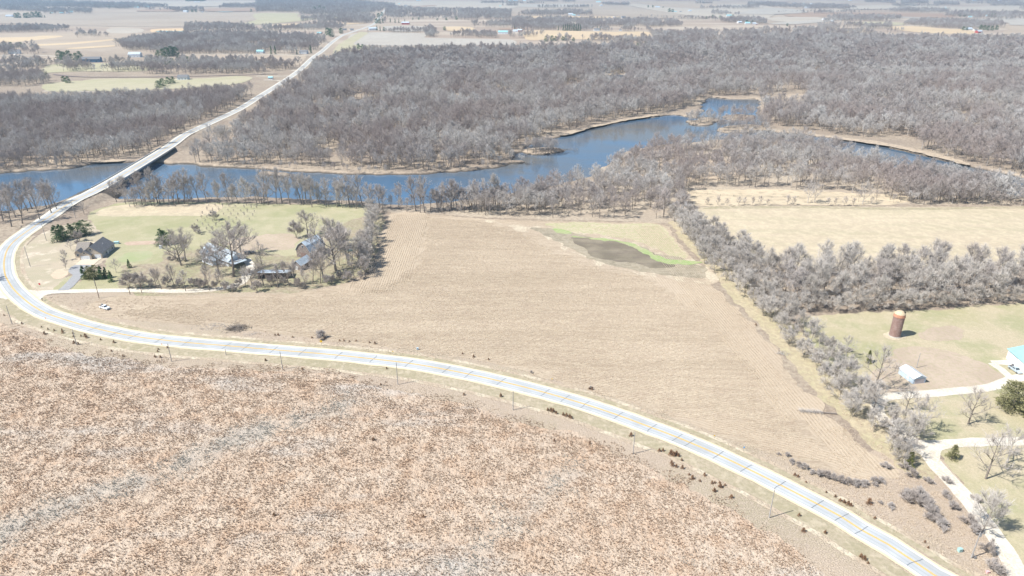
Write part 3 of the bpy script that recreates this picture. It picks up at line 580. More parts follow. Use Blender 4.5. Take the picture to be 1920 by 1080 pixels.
def gen_tree(seed, h=15.0, crown=5.5, clear=0.28, limbs=7, subs=7, sub2=5, twigs=8, tw=0.05, tl=1.1, r0=0.28, stems=1, up=0.55, shape=1.0, lean=0.0, trunks=True):
    """returns (trunk MB, crown MB); crown mat 0 = bark, 1 = twigs"""
    g = random.Random(seed); tr = MB(); cr_ = MB()
    def rv(): return Vector((g.gauss(0, 1), g.gauss(0, 1), g.gauss(0, 1))).normalized()
    def limb(mb, a, d, L, ra, rb, n, k, wob, trop, mi=0):
        pts = [a.copy()]; dd = d.normalized(); p = a.copy()
        for i in range(k):
            dd = (dd + rv() * wob + Vector((0, 0, trop))).normalized(); q = p + dd * (L / k)
            r1_ = ra + (rb - ra) * i / k; r2_ = ra + (rb - ra) * (i + 1) / k
            mb.tube(p, q, r1_, r2_, n, mi, False); p = q; pts.append(p.copy())
        return pts, dd
    def at_(pts, f):
        x = f * (len(pts) - 1); i = min(int(x), len(pts) - 2); return pts[i].lerp(pts[i + 1], x - i), (pts[i + 1] - pts[i]).normalized()
    vs = []; fs = []
    def twig(p, d, L, w):
        u = d.cross(rv()).normalized() * (w / 2); q = p + d * L * 0.5 + rv() * (L * .08); o = len(vs)
        vs.extend([tuple(p - u), tuple(p + u), tuple(q + u * .8), tuple(q - u * .8), tuple(p + d * L)])
        fs.append((o, o + 1, o + 2, o + 3)); fs.append((o + 3, o + 2, o + 4))
    for s in range(stems):
        base = Vector((0, 0, 0)) if stems == 1 else Vector((g.uniform(-.5, .5), g.uniform(-.5, .5), 0)) * (0.12 * h)
        out = Vector((math.cos(s * 6.28 / stems + g.random()), math.sin(s * 6.28 / stems + g.random()), 0))
        d0 = (Vector((g.gauss(0, .05) + lean, g.gauss(0, .05), 1)) + (out * (0.33 if stems > 1 else 0.0))).normalized()
        th = h * (0.78 if stems == 1 else 0.7) * g.uniform(.92, 1.05)
        tp, _ = limb(tr if s == 0 else cr_, base - d0 * .3, d0, th, r0 / math.sqrt(stems), r0 * .18, 6, 6, .06, .04)  # stems after the first are built into the crown mesh
        nl = max(3, int(limbs * (1 if stems == 1 else 1.3 / stems * 1.2)))
        for i in range(nl + 1):
            f = clear + (1 - clear) * ((i + g.random() * .7) / (nl + .4)) ** .85
            f = min(f, .99)
            a, td = at_(tp, f)
            az = i * 2.4 + g.uniform(-.5, .5); el = up * (0.75 + 0.6 * f)
            d1 = (Vector((math.cos(az), math.sin(az), 0)) * math.cos(el) + Vector((0, 0, 1)) * math.sin(el)).normalized()
            if i == nl: d1 = td
            rel = (f - clear) / (1 - clear)
            L1 = crown * (1.05 - 0.55 * rel ** (1.4 * shape)) * g.uniform(.8, 1.15)
            lp, _ = limb(cr_, a, d1, L1, r0 * .42 * (1.1 - .6 * f) / math.sqrt(stems) * 1.1, r0 * .10, 4, 4, .16, .07)
            for j in range(subs):
                fj = .22 + .78 * (j + g.random()) / subs; b, ld = at_(lp, min(fj, .99))
                d2 = (ld * .75 + rv() * .75 + Vector((0, 0, .22))).normalized(); L2 = L1 * g.uniform(.28, .48) * (1.15 - .4 * fj)
                bp, _ = limb(cr_, b, d2, L2, r0 * .12, .025, 3, 2, .2, .06)
                for k in range(sub2):
                    fk = .15 + .85 * (k + g.random()) / sub2; c_, bd = at_(bp, min(fk, .99))
                    d3 = (bd * .6 + rv() * .8 + Vector((0, 0, .55))).normalized(); L3 = tl * g.uniform(.7, 1.5)
                    e = c_ + d3 * L3; twig(c_, d3, L3 * 1.05, tw * 1.7)
                    for m_ in range(twigs):
                        fm = .1 + .9 * g.random(); p = c_.lerp(e, fm)
                        d4 = (d3 * .8 + rv() * .7 + Vector((0, 0, .35))).normalized()
                        twig(p, d4, tl * g.uniform(.45, .95), tw)
    cr_.add(vs, fs, 1)
    return tr, cr_
TREEK = {}
def tree_kind(key, mats, **kw):
    tr, c = gen_tree(**kw)
    TREEK[key] = (tr.mesh('trunk', mats[0]), c.mesh('crown', list(mats)))
for i in range(4):   # dense silvery hedgerow trees
    tree_kind(('hedge', i), (BARK, TW_PALE), seed=20 + i, h=12.5 + i * .7, crown=5.6, clear=.10, limbs=10, subs=7, sub2=6, twigs=10, tw=.045, tl=1.4, r0=.2, stems=1 + (i % 2) * 2, up=.6)
for i in range(4):   # belt of taller pale trees
    tree_kind(('belt', i), (BARK, TW_PALE if i != 2 else TW_FRING), seed=40 + i, h=14.5 + i, crown=6.0, clear=.16, limbs=11, subs=6, sub2=6, twigs=8, tw=.048, tl=1.45, r0=.24, up=.75)
for i in range(5):   # riverside: tall clear trunks, thin crowns
    tree_kind(('river', i), (BARK, TW_FRING), seed=60 + i, h=15.5 + i * .8, crown=6.2, clear=.30, limbs=9, subs=7, sub2=5, twigs=5, tw=.05, tl=1.1, r0=.30, up=.85, lean=.06 * ((i % 3) - 1))
for i in range(3):   # broad oaks
    tree_kind(('oak', i), (BARK, TW_GREY), seed=80 + i, h=14 + i, crown=8.0, clear=.28, limbs=10, subs=8, sub2=6, twigs=8, tw=.055, tl=1.2, r0=.42, up=.42)
for i in range(3):   # yard trees seen close up
    tree_kind(('yard', i), (BARK_W if i == 1 else BARK, TW_FRING), seed=90 + i, h=11 + i, crown=5.6, clear=.25, limbs=9, subs=7, sub2=5, twigs=4, tw=.04, tl=.95, r0=.26, up=.55)
for i in range(2):   # dense round thicket trees
    tree_kind(('round', i), (BARK, TW_GREY), seed=100 + i, h=6.5, crown=3.6, clear=.08, limbs=9, subs=6, sub2=6, twigs=9, tw=.05, tl=.75, r0=.13, stems=3, up=.6)
tree_kind(('sapling', 0), (BARK, TW_GREY), seed=120, h=3.6, crown=1.2, clear=.2, limbs=7, subs=4, sub2=3, twigs=3, tw=.04, tl=.45, r0=.06, up=.7)
tree_kind(('shrub', 0), (BARK, TW_GREY), seed=130, h=2.6, crown=1.9, clear=.05, limbs=6, subs=5, sub2=5, twigs=6, tw=.035, tl=.6, r0=.06, stems=4, up=.5)
tree_kind(('shrub', 1), (BARK, TW_FRING), seed=131, h=2.0, crown=1.6, clear=.05, limbs=6, subs=5, sub2=5, twigs=6, tw=.035, tl=.55, r0=.05, stems=4, up=.4)
_root = {}
def tree(kind, x, y, sc=1.0, rz=None, label=None, group=None, name='bare_tree', cat='tree', world_pt=False, z=0.0):
    p = (x, y) if world_pt else P2(x, y)
    rz = rnd.uniform(0, 6.28) if rz is None else rz
    key = kind if isinstance(kind, tuple) else (kind, rnd.randrange(sum(1 for k in TREEK if k[0] == kind)))
    s = (sc * rnd.uniform(.93, 1.07),) * 2 + (sc,)
    if (key, name) not in _root:
        t_ = T(name, label, cat, (*p, z), rz, group, s)
        for nm, me in zip(('trunk', 'crown'), TREEK[key]):
            o = bpy.data.objects.new(nm, me); COL.objects.link(o); o.parent = t_
        _root[(key, name)] = t_; return t_
    c = copy_tree(_root[(key, name)], (*p, z), rz, s, label, group)
    if not group and 'group' in c: del c['group']
    return c
NT_COUNT = [0]
# hedgerow running down the right of the stubble field
hl = cr([P2(*p) for p in [(1262,418),(1288,450),(1318,490),(1362,530),(1405,575),(1450,620),(1500,672),(1545,725),(1585,775),(1640,820),(1700,862)]], 1.0)
L = np.concatenate([[0], np.cumsum(np.hypot(*np.diff(hl, axis=0).T))]); s = 0.0
while s < L[-1]:
    i = int(np.searchsorted(L, s)); i = min(i, len(hl) - 2); d = hl[i + 1] - hl[i]; d = d / (np.hypot(*d) + 1e-9); nrm = np.array([-d[1], d[0]])
    f = s / L[-1]; rows = (1.5, 9.5) if f < .08 or f > .5 else ((1.5, 9.5, 18.0) if f < .2 or f > .42 else (1.5, 9.5, 18.0, 26.5))
    for o_ in rows:
        q = hl[i] + nrm * (o_ + rnd.uniform(-1.4, 1.4)) + d * rnd.uniform(-2, 2)
        tree('hedge', q[0], q[1], rnd.uniform(.78, 1.12) * (1.08 - .28 * f), label='silvery bare tree in the dense hedgerow along the right edge of the stubble field', group='bare trees of the diagonal hedgerow', world_pt=True)
        NT_COUNT[0] += 1
    s += 10.2
# belt of bare trees between the pale field and the silo lawn
for q in grid_in([(1425,512),(1560,516),(1750,518),(1930,520),(2010,522),(2010,566),(1920,560),(1800,572),(1700,580),(1560,584),(1500,582),(1455,552)], 9.3, .42):
    tree('belt', q[0], q[1], rnd.uniform(.98, 1.3), label='tall pale bare tree in the wide belt behind the brick silo', group='bare trees of the belt behind the silo', world_pt=True); NT_COUNT[0] += 1
for i in range(17):
    tree('hedge', 1478 + i * 28 + rnd.uniform(-5, 5), np.interp(i, [0, 5, 10, 16], [584, 583, 577, 566]) + rnd.uniform(-3, 1.5), rnd.uniform(.62, .85), label='low dense bare tree in the front row of the belt, facing the silo lawn', group='low bare trees in front of the belt'); NT_COUNT[0] += 1
for x, y, k_, sc in [(1325,384,'s',1.6),(1345,384,'s',1.9),(1362,385,'s',1.5),(1384,385,'s',2.0),(1395,384,'s',1.7),(1411,385,'s',1.8),(1424,384,'s',2.0),(1440,385,'s',1.4),(1476,384,'s',2.2),(1487,385,'s',2.0),(1552,386,'s',1.8),(1566,385,'s',1.7),(1582,386,'s',2.1),(1600,386,'s',1.8)]:
    tree(('sapling', 0), x, y, sc, label='thin pale sapling standing along the far edge of the right hand field', group='thin saplings along the far field edge', name='bare_sapling', cat='sapling')
tree(('yard', 1), 1514, 381, 1.25, label='tall white stemmed tree with many upright stems in the straw meadow'); tree(('yard', 1), 1527, 380, 1.15, label='second white stemmed tree leaning right in the straw meadow'); tree(('yard', 1), 1617, 383, 1.3, label='white stemmed tree beside the path through the straw meadow'); NT_COUNT[0] += 3
fo_ = cr([P2(*p) for p in [(1292,363),(1400,370),(1520,371),(1640,370),(1700,373)]], 8.0); fz = T('wire_fence', 'thin dark wire fence across the straw meadow', 'fence', (fo_[0][0], fo_[0][1])); FM = mat_plain('fence_wire', (0.16, 0.15, 0.13), .1); mb = MB(); mw = MB()
for a_, b_ in zip(fo_[:-1], fo_[1:]):
    o_ = fo_[0]; mb = MB(); mb.tube((a_[0] - o_[0], a_[1] - o_[1], -.2), (a_[0] - o_[0], a_[1] - o_[1], 1.4), .09, .08, 5); mb.build('fence_post', FM, fz)
    for z_ in (.5, .9, 1.25): mw.tube((a_[0] - o_[0], a_[1] - o_[1], z_), (b_[0] - o_[0], b_[1] - o_[1], z_), .03, .03, 3, 0, False)
mw.build('wires', FM, fz)
# row along the near river bank
x = 236
while x < 935:
    yb = np.interp(x, [230, 400, 560, 700, 800, 900, 940], [383, 379, 381, 390, 394, 388, 386]) + rnd.uniform(-1.5, 4)
    tree(rnd.choice(['river', 'river', 'river', 'yard', 'belt']), x, yb + rnd.uniform(-2, 4), rnd.choice([.6, .85, 1.0, 1.1, 1.25, 1.4]) * rnd.uniform(.92, 1.08), label='slender bare tree in the row on the near river bank', group='bare trees lining the near river bank'); NT_COUNT[0] += 1
    x += rnd.choice([4, 6, 8, 11, 15])
# bottom left of the bridge
for x, y in [(6,414),(20,395),(22,425),(40,400),(42,419),(52,396),(60,392),(67,388),(75,412),(88,392),(97,402),(99,388),(108,396),(30,408),(-12,410),(-25,400),(-30,420),(-45,408)]:
    tree('river', x, y, rnd.uniform(1.15, 1.45), label='tall bare tree on the river flat left of the bridge approach', group='bare trees left of the bridge approach'); NT_COUNT[0] += 1
for lab, k, x, y, sc in [
    ('tall bare tree at the bridge abutment, its crown over the guardrail', ('river', 1), 219, 379, 1.0),
    ('bare tree on the embankment slope beside the bridge approach', ('yard', 0), 158, 402, .75),
    ('large spreading bare oak just behind the long shed roof', ('oak', 0), 630, 508, 1.85),
    ('second broad bare oak between the barn and the tree row', ('oak', 1), 606, 521, 1.1),
    ('bare tree standing behind the barn roof', ('oak', 2), 578, 442, .95),
    ('small bare tree left behind the barn', ('round', 0), 556, 446, 1.5),
    ('dark bare oak with a thick black trunk right of the grey house', ('oak', 2), 438, 519, 1.75),
    ('bare oak in front of the grey metal roofed house', ('oak', 1), 411, 516, 1.2),
    ('bare oak left of the grey house, next to the dark pine', ('oak', 0), 340, 498, 1.3),
    ('leaning bare tree behind the oak left of the grey house', ('yard', 2), 348, 488, 1.4),
    ('bare tree behind the right end of the grey house', ('oak', 2), 452, 478, 1.1),
    ('small bare tree with short trunk by the front corner of the grey house', ('yard', 0), 384, 502, 1.1),
    ('small bare tree right of the dark parked car', ('yard', 2), 492, 501, 1.1),
    ('young bare tree right of the two garage doors', ('yard', 1), 218, 511, .6),
    ('dense grey multi stemmed tree by the cedar row', ('round', 0), 244, 540, 1.25),
    ('round grey bushy tree right of the cedar row', ('round', 1), 266, 541, 1.3),
    ('slim bare tree left of the tan house', ('sapling', 0), 124, 505, 2.0),
    ('slim bare tree in the meadow left of the driveway', ('sapling', 0), 121, 489, 2.0),
    ('small bare tree in front of the green cedars', ('yard', 1), 134, 470, .5),
    ('pale bare bushy tree against the green cedars', ('round', 1), 150, 452, .95),
    ('small bare tree at the left corner of the tan house', ('round', 0), 146, 462, .6),
    ('low branching bare tree at the near end of the orchard', ('round', 1), 367, 437, .8),
    ('second bare tree within the orchard rows', ('round', 0), 402, 413, .95),
    ('bare fruit tree beside the orchard', ('round', 1), 374, 440, .5),
    ('large bare tree beside the white shed, casting a branching shadow', ('yard', 2), 1640, 733, 1.45),
    ('bare tree with a pinkish trunk at the bend of the gravel drive', ('yard', 0), 1698, 770, .9),
    ('bare tree casting a long shadow above the junction of the gravel drives', ('yard', 1), 1724, 812, 1.15),
    ('bare tree with a straight trunk in the middle of the yard lawn', ('yard', 0), 1815, 795, 1.25),
    ('broad bare tree with many limbs beside the drive at the right edge', ('yard', 2), 1848, 898, 1.25),
    ('bare tree with reddish ground at its foot, at the right edge', ('yard', 1), 1888, 868, 1.05),
    ('dense pale bare tree by the gravel drive above the utility pole', ('hedge', 0), 1842, 996, 1.05),
    ('small bare tree between the utility pole and the drive', ('round', 1), 1851, 1036, .62),
    ('leafless bush by the pink marker at the lower right', ('shrub', 0), 1862, 1072, 1.3),
    ('bare tree in the gap between hedgerow and gravel bend', ('hedge', 2), 1668, 846, .62),
    ('thin bare tree over the gravel junction', ('yard', 1), 1712, 862, .62),
    ('bare tree at the bottom of the hedgerow beside the small green cedar', ('hedge', 3), 1690, 866, .6),
    ('pale bare tree standing at the hedgerow edge of the silo lawn', ('yard', 1), 1585, 672, .8),
    ('bare tree outside the road bend whose shade falls on the road', ('oak', 1), -38, 528, .8),
    ('lone pale bush by the yellow road sign', ('shrub', 1), 601, 634, 1.6)]:
    tree(k, x, y, sc, label=lab); NT_COUNT[0] += 1
# thin row along the farm lane and around the sheds
x = 282
while x < 690:
    yb = np.interp(x, [280, 450, 560, 690], [545, 547, 543, 522]) + rnd.uniform(-9, 1)
    tree('round' if rnd.random() < .45 else 'river', x, yb, rnd.uniform(.85, 1.25) if False else rnd.uniform(.65, .9), label='thin grey tree in the row along the farm lane and long shed', group='thin grey trees along the farm lane'); NT_COUNT[0] += 1
    x += rnd.uniform(8.5, 14.5)
for i in range(15):
    f = i / 14; tree('hedge', np.interp(f, [0, .45, 1], [688, 692, 704]) + rnd.uniform(-7, 5), np.interp(f, [0, 1], [512, 402]), rnd.uniform(.7, .9), label='silvery bare tree in the short hedge between lawn and stubble field', group='bare trees of the short hedge by the lawn'); NT_COUNT[0] += 1
for i in range(14):
    tree(['river', 'yard', 'belt'][i % 3], rnd.uniform(612, 690), rnd.uniform(448, 512), rnd.uniform(.75, 1.0), label='bare tree in the grove between the barn and the short hedge', group='bare trees of the grove by the barn'); NT_COUNT[0] += 1
# orchard saplings
for r_ in range(7):
    for c_ in range(8):
        px = 392 + c_ * 13 - r_ * 5 + rnd.uniform(-2, 2); py = 388 + r_ * 7.2 + c_ * .6
        if rnd.random() < .12: continue
        tree(('sapling', 0), px, py, rnd.uniform(.6, 1.0), label='short leafless fruit sapling in the orchard rows on the lawn', group='fruit saplings on the lawn', name='fruit_sapling', cat='sapling')
# grey scrub by the road and the drive
for x, y, s in [(1484,868,.8),(1497,874,.7),(1508,880,.9),(1522,888,.8),(1535,893,1.0),(1548,896,1.1),(1560,900,1.0),(1574,905,1.1),(1590,908,1.2),(1604,910,1.2),(1620,911,1.1),(1638,908,1.1),(1652,904,.9),
    (1475,856,.7),(1460,853,.5),(1700,935,1.6),(1712,945,1.8),(1725,950,1.8),(1738,958,1.7),(1722,930,1.6),(1745,972,1.7),(1757,982,1.6),(1765,990,1.5),(1700,930,1.3),(1772,932,1.2),(1775,905,1.1),(1740,905,1.0),(1785,955,1.2),(1815,985,1.5),(1825,1000,1.4),(1670,952,.9),
    (1650,945,.5),(996,700,.5),(1108,728,.5),(1600,690,1.2),(1590,660,1.1),(1830,940,1.2),(1725,800,1.2),(1655,800,1.0),(1676,790,1.2),(1695,880,1.1),(1710,895,1.2),(1660,878,1.2),(330,490,1.3),(318,488,1.2),(345,490,1.1)]:
    tree('shrub', x, y, s * .82, label='low grey leafless shrub in the rough grass between road, hedgerow and drive', group='grey leafless shrubs', name='bare_shrub', cat='shrub')
# ---- the woods: nobody could count them
def keep_wood(pts, rd_clear=11.0, water=1.5):
    d = dist_line(ROADW[::6], pts); k = (d > rd_clear)
    m_ = (pts[:, 1] < 1300)
    sdv = np.full(len(pts), 50.0); sdv[m_] = river_sd(pts[m_]); k &= sdv > water
    return pts[k]
SIGHT = [(np.array([ROADW[i] for i in range(len(ROADW)) if ROADS[i] > BR1 - 20][::2]), 8.0)]
def clear_view(pts, targets, r, keep=0.0, hs=(2, 5, 8, 11, 14, 17)):
    k = np.ones(len(pts), bool)
    for h_ in hs:
        q_ = pts * (H / (H - h_)); d_ = dist_line(targets, q_) if len(targets) > 1 else np.hypot(*(q_ - targets[0]).T)
        k &= ~((d_ < r) & (nrs.uniform(0, 1, len(pts)) > keep))
    return pts[k] if True else k
W_RIGHT = [(352,264),(400,240),(460,208),(520,176),(565,150),(604,122),(650,106),(720,100),(860,99),(1000,97),(1100,93),(1250,90),(1320,84),(1420,74),(1500,72),(1600,73),(1920,79),(2350,84),(2350,400),(1990,350),(1900,327),(1815,305),(1720,280),(1640,262),(1560,252),(1432,232),(1424,180),(1330,180),(1290,200),(1240,212),(1180,219),(1100,236),(1030,254),(988,272),(952,304),(905,316),(820,320),(760,322),(680,318),(560,309),(480,310),(440,316),(340,310),(330,290)]
W_LEFT = [(-420,330),(-420,200),(-60,195),(0,196),(100,196),(300,188),(400,180),(490,176),(500,178),(470,196),(430,214),(380,238),(330,262),(285,286),(240,299),(180,301),(130,312),(100,316),(60,322),(0,326)]
W_MID = [(800,392),(760,390),(850,385),(930,378),(1040,354),(1110,338),(1160,312),(1210,292),(1260,280),(1330,274),(1400,268),(1480,272),(1540,280),(1600,300),(1660,318),(1740,342),(1820,356),(1920,380),(2150,425),(2150,440),(1920,384),(1700,381),(1640,372),(1560,360),(1440,352),(1300,352),(1284,372),(1290,425),(1262,418),(1200,414),(1100,411),(1000,407),(935,404),(900,402),(850,400)]
pw = []; ps = []
def addw(poly, d, sc, clear=11.0, thin=None, water=1.5):
    q = keep_wood(grid_in(poly, d, .45), clear, water)
    if thin is not None: q = q[np.array([fr(a, b, thin[0], 5.5) > thin[1] for a, b in q])] if len(q) else q
    pw.append(q); ps.append(nrs.uniform(sc * .82, sc * 1.15, len(q)))
for k in range(1): pass
q = keep_wood(grid_in(W_RIGHT, 8.2, .5), 11.0, .3); D_ = q[:, 1]
clear_px = [[(1440,182),(1490,174),(1535,180),(1500,192),(1450,194)],[(1345,150),(1375,147),(1385,158),(1350,160)],[(1615,198),(1665,194),(1670,202),(1620,206)],[(1128,153),(1150,141),(1176,140),(1172,160),(1150,164),(1120,156)],[(690,130),(770,124),(772,130),(700,136)]]
for cpx in clear_px: q = q[~inside([P2(*p) for p in cpx], q)]
g_ = np.array([fr(a, b, 55.0, 5.5) for a, b in q]); q = q[g_ > -.42]; q = clear_view(q, SIGHT[0][0], 7.0)
pw.append(q); ps.append(nrs.uniform(.65, 1.4, len(q)))
addw(W_LEFT, 8.5, 1.05, 12.0); WM = np.array([P2(*p) for p in W_MID]); SPL = P2(1175, 350)[0]
pw_n = len(pw); addw(W_MID, 8.3, 1.0, 10, (24.0, -.4), .5)
addw([(800,392),(900,386),(1000,378),(1080,374),(1110,398),(1100,411),(1000,408),(900,404),(800,400)], 8.0, .95, 5, None, 2.0); pw[-1], ps[-1], pw[-2], ps[-2] = pw[-2], ps[-2], pw[-1], ps[-1]
q_ = pw[-1]; m_ = q_[:, 0] < SPL; ps[-1] = np.where(m_, ps[-1] * .92, ps[-1])
m2_ = ~(m_ & (river_sd(q_) < 8) & (nrs.uniform(0, 1, len(q_)) < .5)); pw[-1] = q_[m2_]; ps[-1] = ps[-1][m2_]
addw([(1690,330),(1760,338),(1850,352),(1920,365),(2150,415),(2150,432),(1920,381),(1780,376),(1700,372),(1660,345)], 7.5, .95)
addw(ISLES[0], 5.5, .75, 5, None, -9.0); addw(ISLES[4], 5.0, .6, 5, None, -9.0)
addw([(236,382),(400,380),(560,382),(700,390),(800,396),(930,392),(930,399),(800,401),(700,394),(560,386),(400,384),(236,386)], 4.6, .3, 5, (15.0, -.1), .3)
addw([(0,322),(100,314),(180,306),(240,304),(330,307),(440,314),(600,322),(760,326),(900,316),(948,306),(948,302),(900,311),(760,321),(600,317),(440,309),(240,299),(100,308),(0,316)], 5.5, .38, 5, (15.0, -.05), .3)
# sparse water-edge trees on the islands and sand bars
for pl in ([(1345,236),(1440,232),(1450,250),(1340,250)], [(1285,226),(1350,220),(1350,236),(1285,240)], [(1350,214),(1424,213),(1424,226),(1350,226)]): addw(pl, 8.5, .72, 5, None, -6.0)
addw([(1310,384),(1420,381),(1640,384),(1920,386),(2200,396),(2200,390),(1920,380),(1640,378),(1420,377),(1310,380)], 7.0, .45, 5, (12.0, .0)); addw([(1700,372),(1920,374),(2200,400),(2200,388),(1920,386),(1700,385)], 6.5, .75, 5)
NEARW = sum(len(a) for a in pw)
FARPINES = [(113,112,15,'farpine'),(121,113,14,'farpine'),(130,112,15,'farpine'),(143,113,12,'farpine'),(150,111,13,'farpine'),(298,108,12,'farpine'),(306,106,13,'farpine'),(314,106,15,'farpine'),(322,105,16,'farpine'),(330,105,15,'farpine'),(296,117,9,'farpine'),
    (313,121,12,'farpine'),(324,124,13,'farpine'),(334,117,10,'farpine'),(353,119,12,'farpine'),(10,90,9,'farpine'),(22,89,9,'farpine'),(33,89,8,'farpine'),(40,88,8,'farpine'),(120,153,9,'farpine'),(128,156,11,'farpine'),(88,145,8,'farpine'),(32,140,8,'farpine'),(297,165,12,'farpine'),(306,162,13,'farpine'),(316,158,12,'farpine'),(325,156,11,'farpine'),
    (509,102,14,'spire'),(517,102,14,'spire'),(583,100,13,'spire'),(557,102,9,'spire'),(615,66,12,'farpine'),(622,69,13,'farpine'),(640,63,9,'farpine'),(672,92,9,'farpine'),(680,92,8,'farpine'),
    (706,44,9,'farpine'),(712,44,9,'farpine'),(718,43,8,'spire'),(732,42,8,'spire'),(741,43,8,'spire'),(748,43,7,'spire'),(759,42,6,'spire'),(707,57,9,'spire'),(713,58,8,'spire'),(720,58,7,'farpine'),(710,33,8,'farpine'),(716,30,7,'farpine'),
    (590,22,9,'farpine'),(600,20,9,'farpine'),(608,21,8,'farpine'),(620,23,6,'farpine'),(628,17,5,'farpine'),(837,38,5,'farpine'),(856,37,6,'farpine'),(834,57,7,'farpine'),(774,37,4,'farpine'),(785,37,4,'farpine'),(820,38,4,'farpine'),(830,19,4,'farpine'),(845,21,4,'farpine'),(855,21,3,'farpine'),
    (1047,57,8,'spire'),(965,57,8,'spire'),(978,57,6,'spire'),(1056,58,11,'spire'),(1060,58,12,'spire'),(1064,58,13,'spire'),(1068,58,13,'spire'),(1072,58,12,'spire'),(1076,58,13,'spire'),(1080,58,12,'spire'),(1084,58,13,'spire'),(1088,58,11,'spire'),(1120,57,8,'spire'),(1125,57,7,'spire'),
    (1024,78,9,'farpine'),(1035,77,9,'farpine'),(1042,77,8,'farpine'),(1055,76,7,'farpine'),(1060,76,8,'farpine'),(1075,77,6,'farpine'),(1103,76,4,'farpine'),(1200,86,6,'farpine'),(1210,85,6,'farpine'),(1195,87,6,'farpine'),(1335,83,4,'farpine'),(1347,82,4,'farpine'),
    (1255,23,7,'farpine'),(1261,23,6,'farpine'),(1215,14,4,'farpine'),(1224,14,4,'farpine'),(1243,15,3,'farpine'),(1263,34,5,'spire'),(1336,34,6,'farpine'),(1350,34,5,'farpine'),(1374,31,4,'farpine'),(1324,36,5,'farpine'),(1400,45,7,'farpine'),(1410,45,6,'farpine'),(1476,49,5,'farpine'),
    (1806,57,7,'farpine'),(1812,57,6,'farpine'),(1838,55,8,'farpine'),(1845,56,8,'farpine'),(1852,57,8,'farpine'),(1860,57,8,'farpine'),(1868,56,8,'farpine'),(1859,33,8,'spire'),(1864,33,8,'spire'),(1800,31,5,'farpine'),(1808,31,5,'farpine'),(1875,33,3,'farpine'),
    (30,34,9,'farpine'),(36,34,10,'farpine'),(48,34,9,'farpine'),(54,34,10,'farpine'),(62,33,10,'farpine'),(70,33,11,'farpine'),(76,33,10,'farpine'),(84,33,4,'farpine'),(95,26,3,'farpine'),(58,9,3,'farpine'),(66,9,4,'farpine'),(128,11,3,'farpine'),(140,12,4,'farpine'),(175,13,4,'farpine'),(205,16,4,'farpine'),(222,15,4,'farpine'),
    (246,14,4,'farpine'),(352,23,4,'farpine'),(361,23,5,'farpine'),(368,23,5,'farpine'),(471,22,5,'farpine'),(258,6,3,'farpine'),(262,6,3,'farpine')]
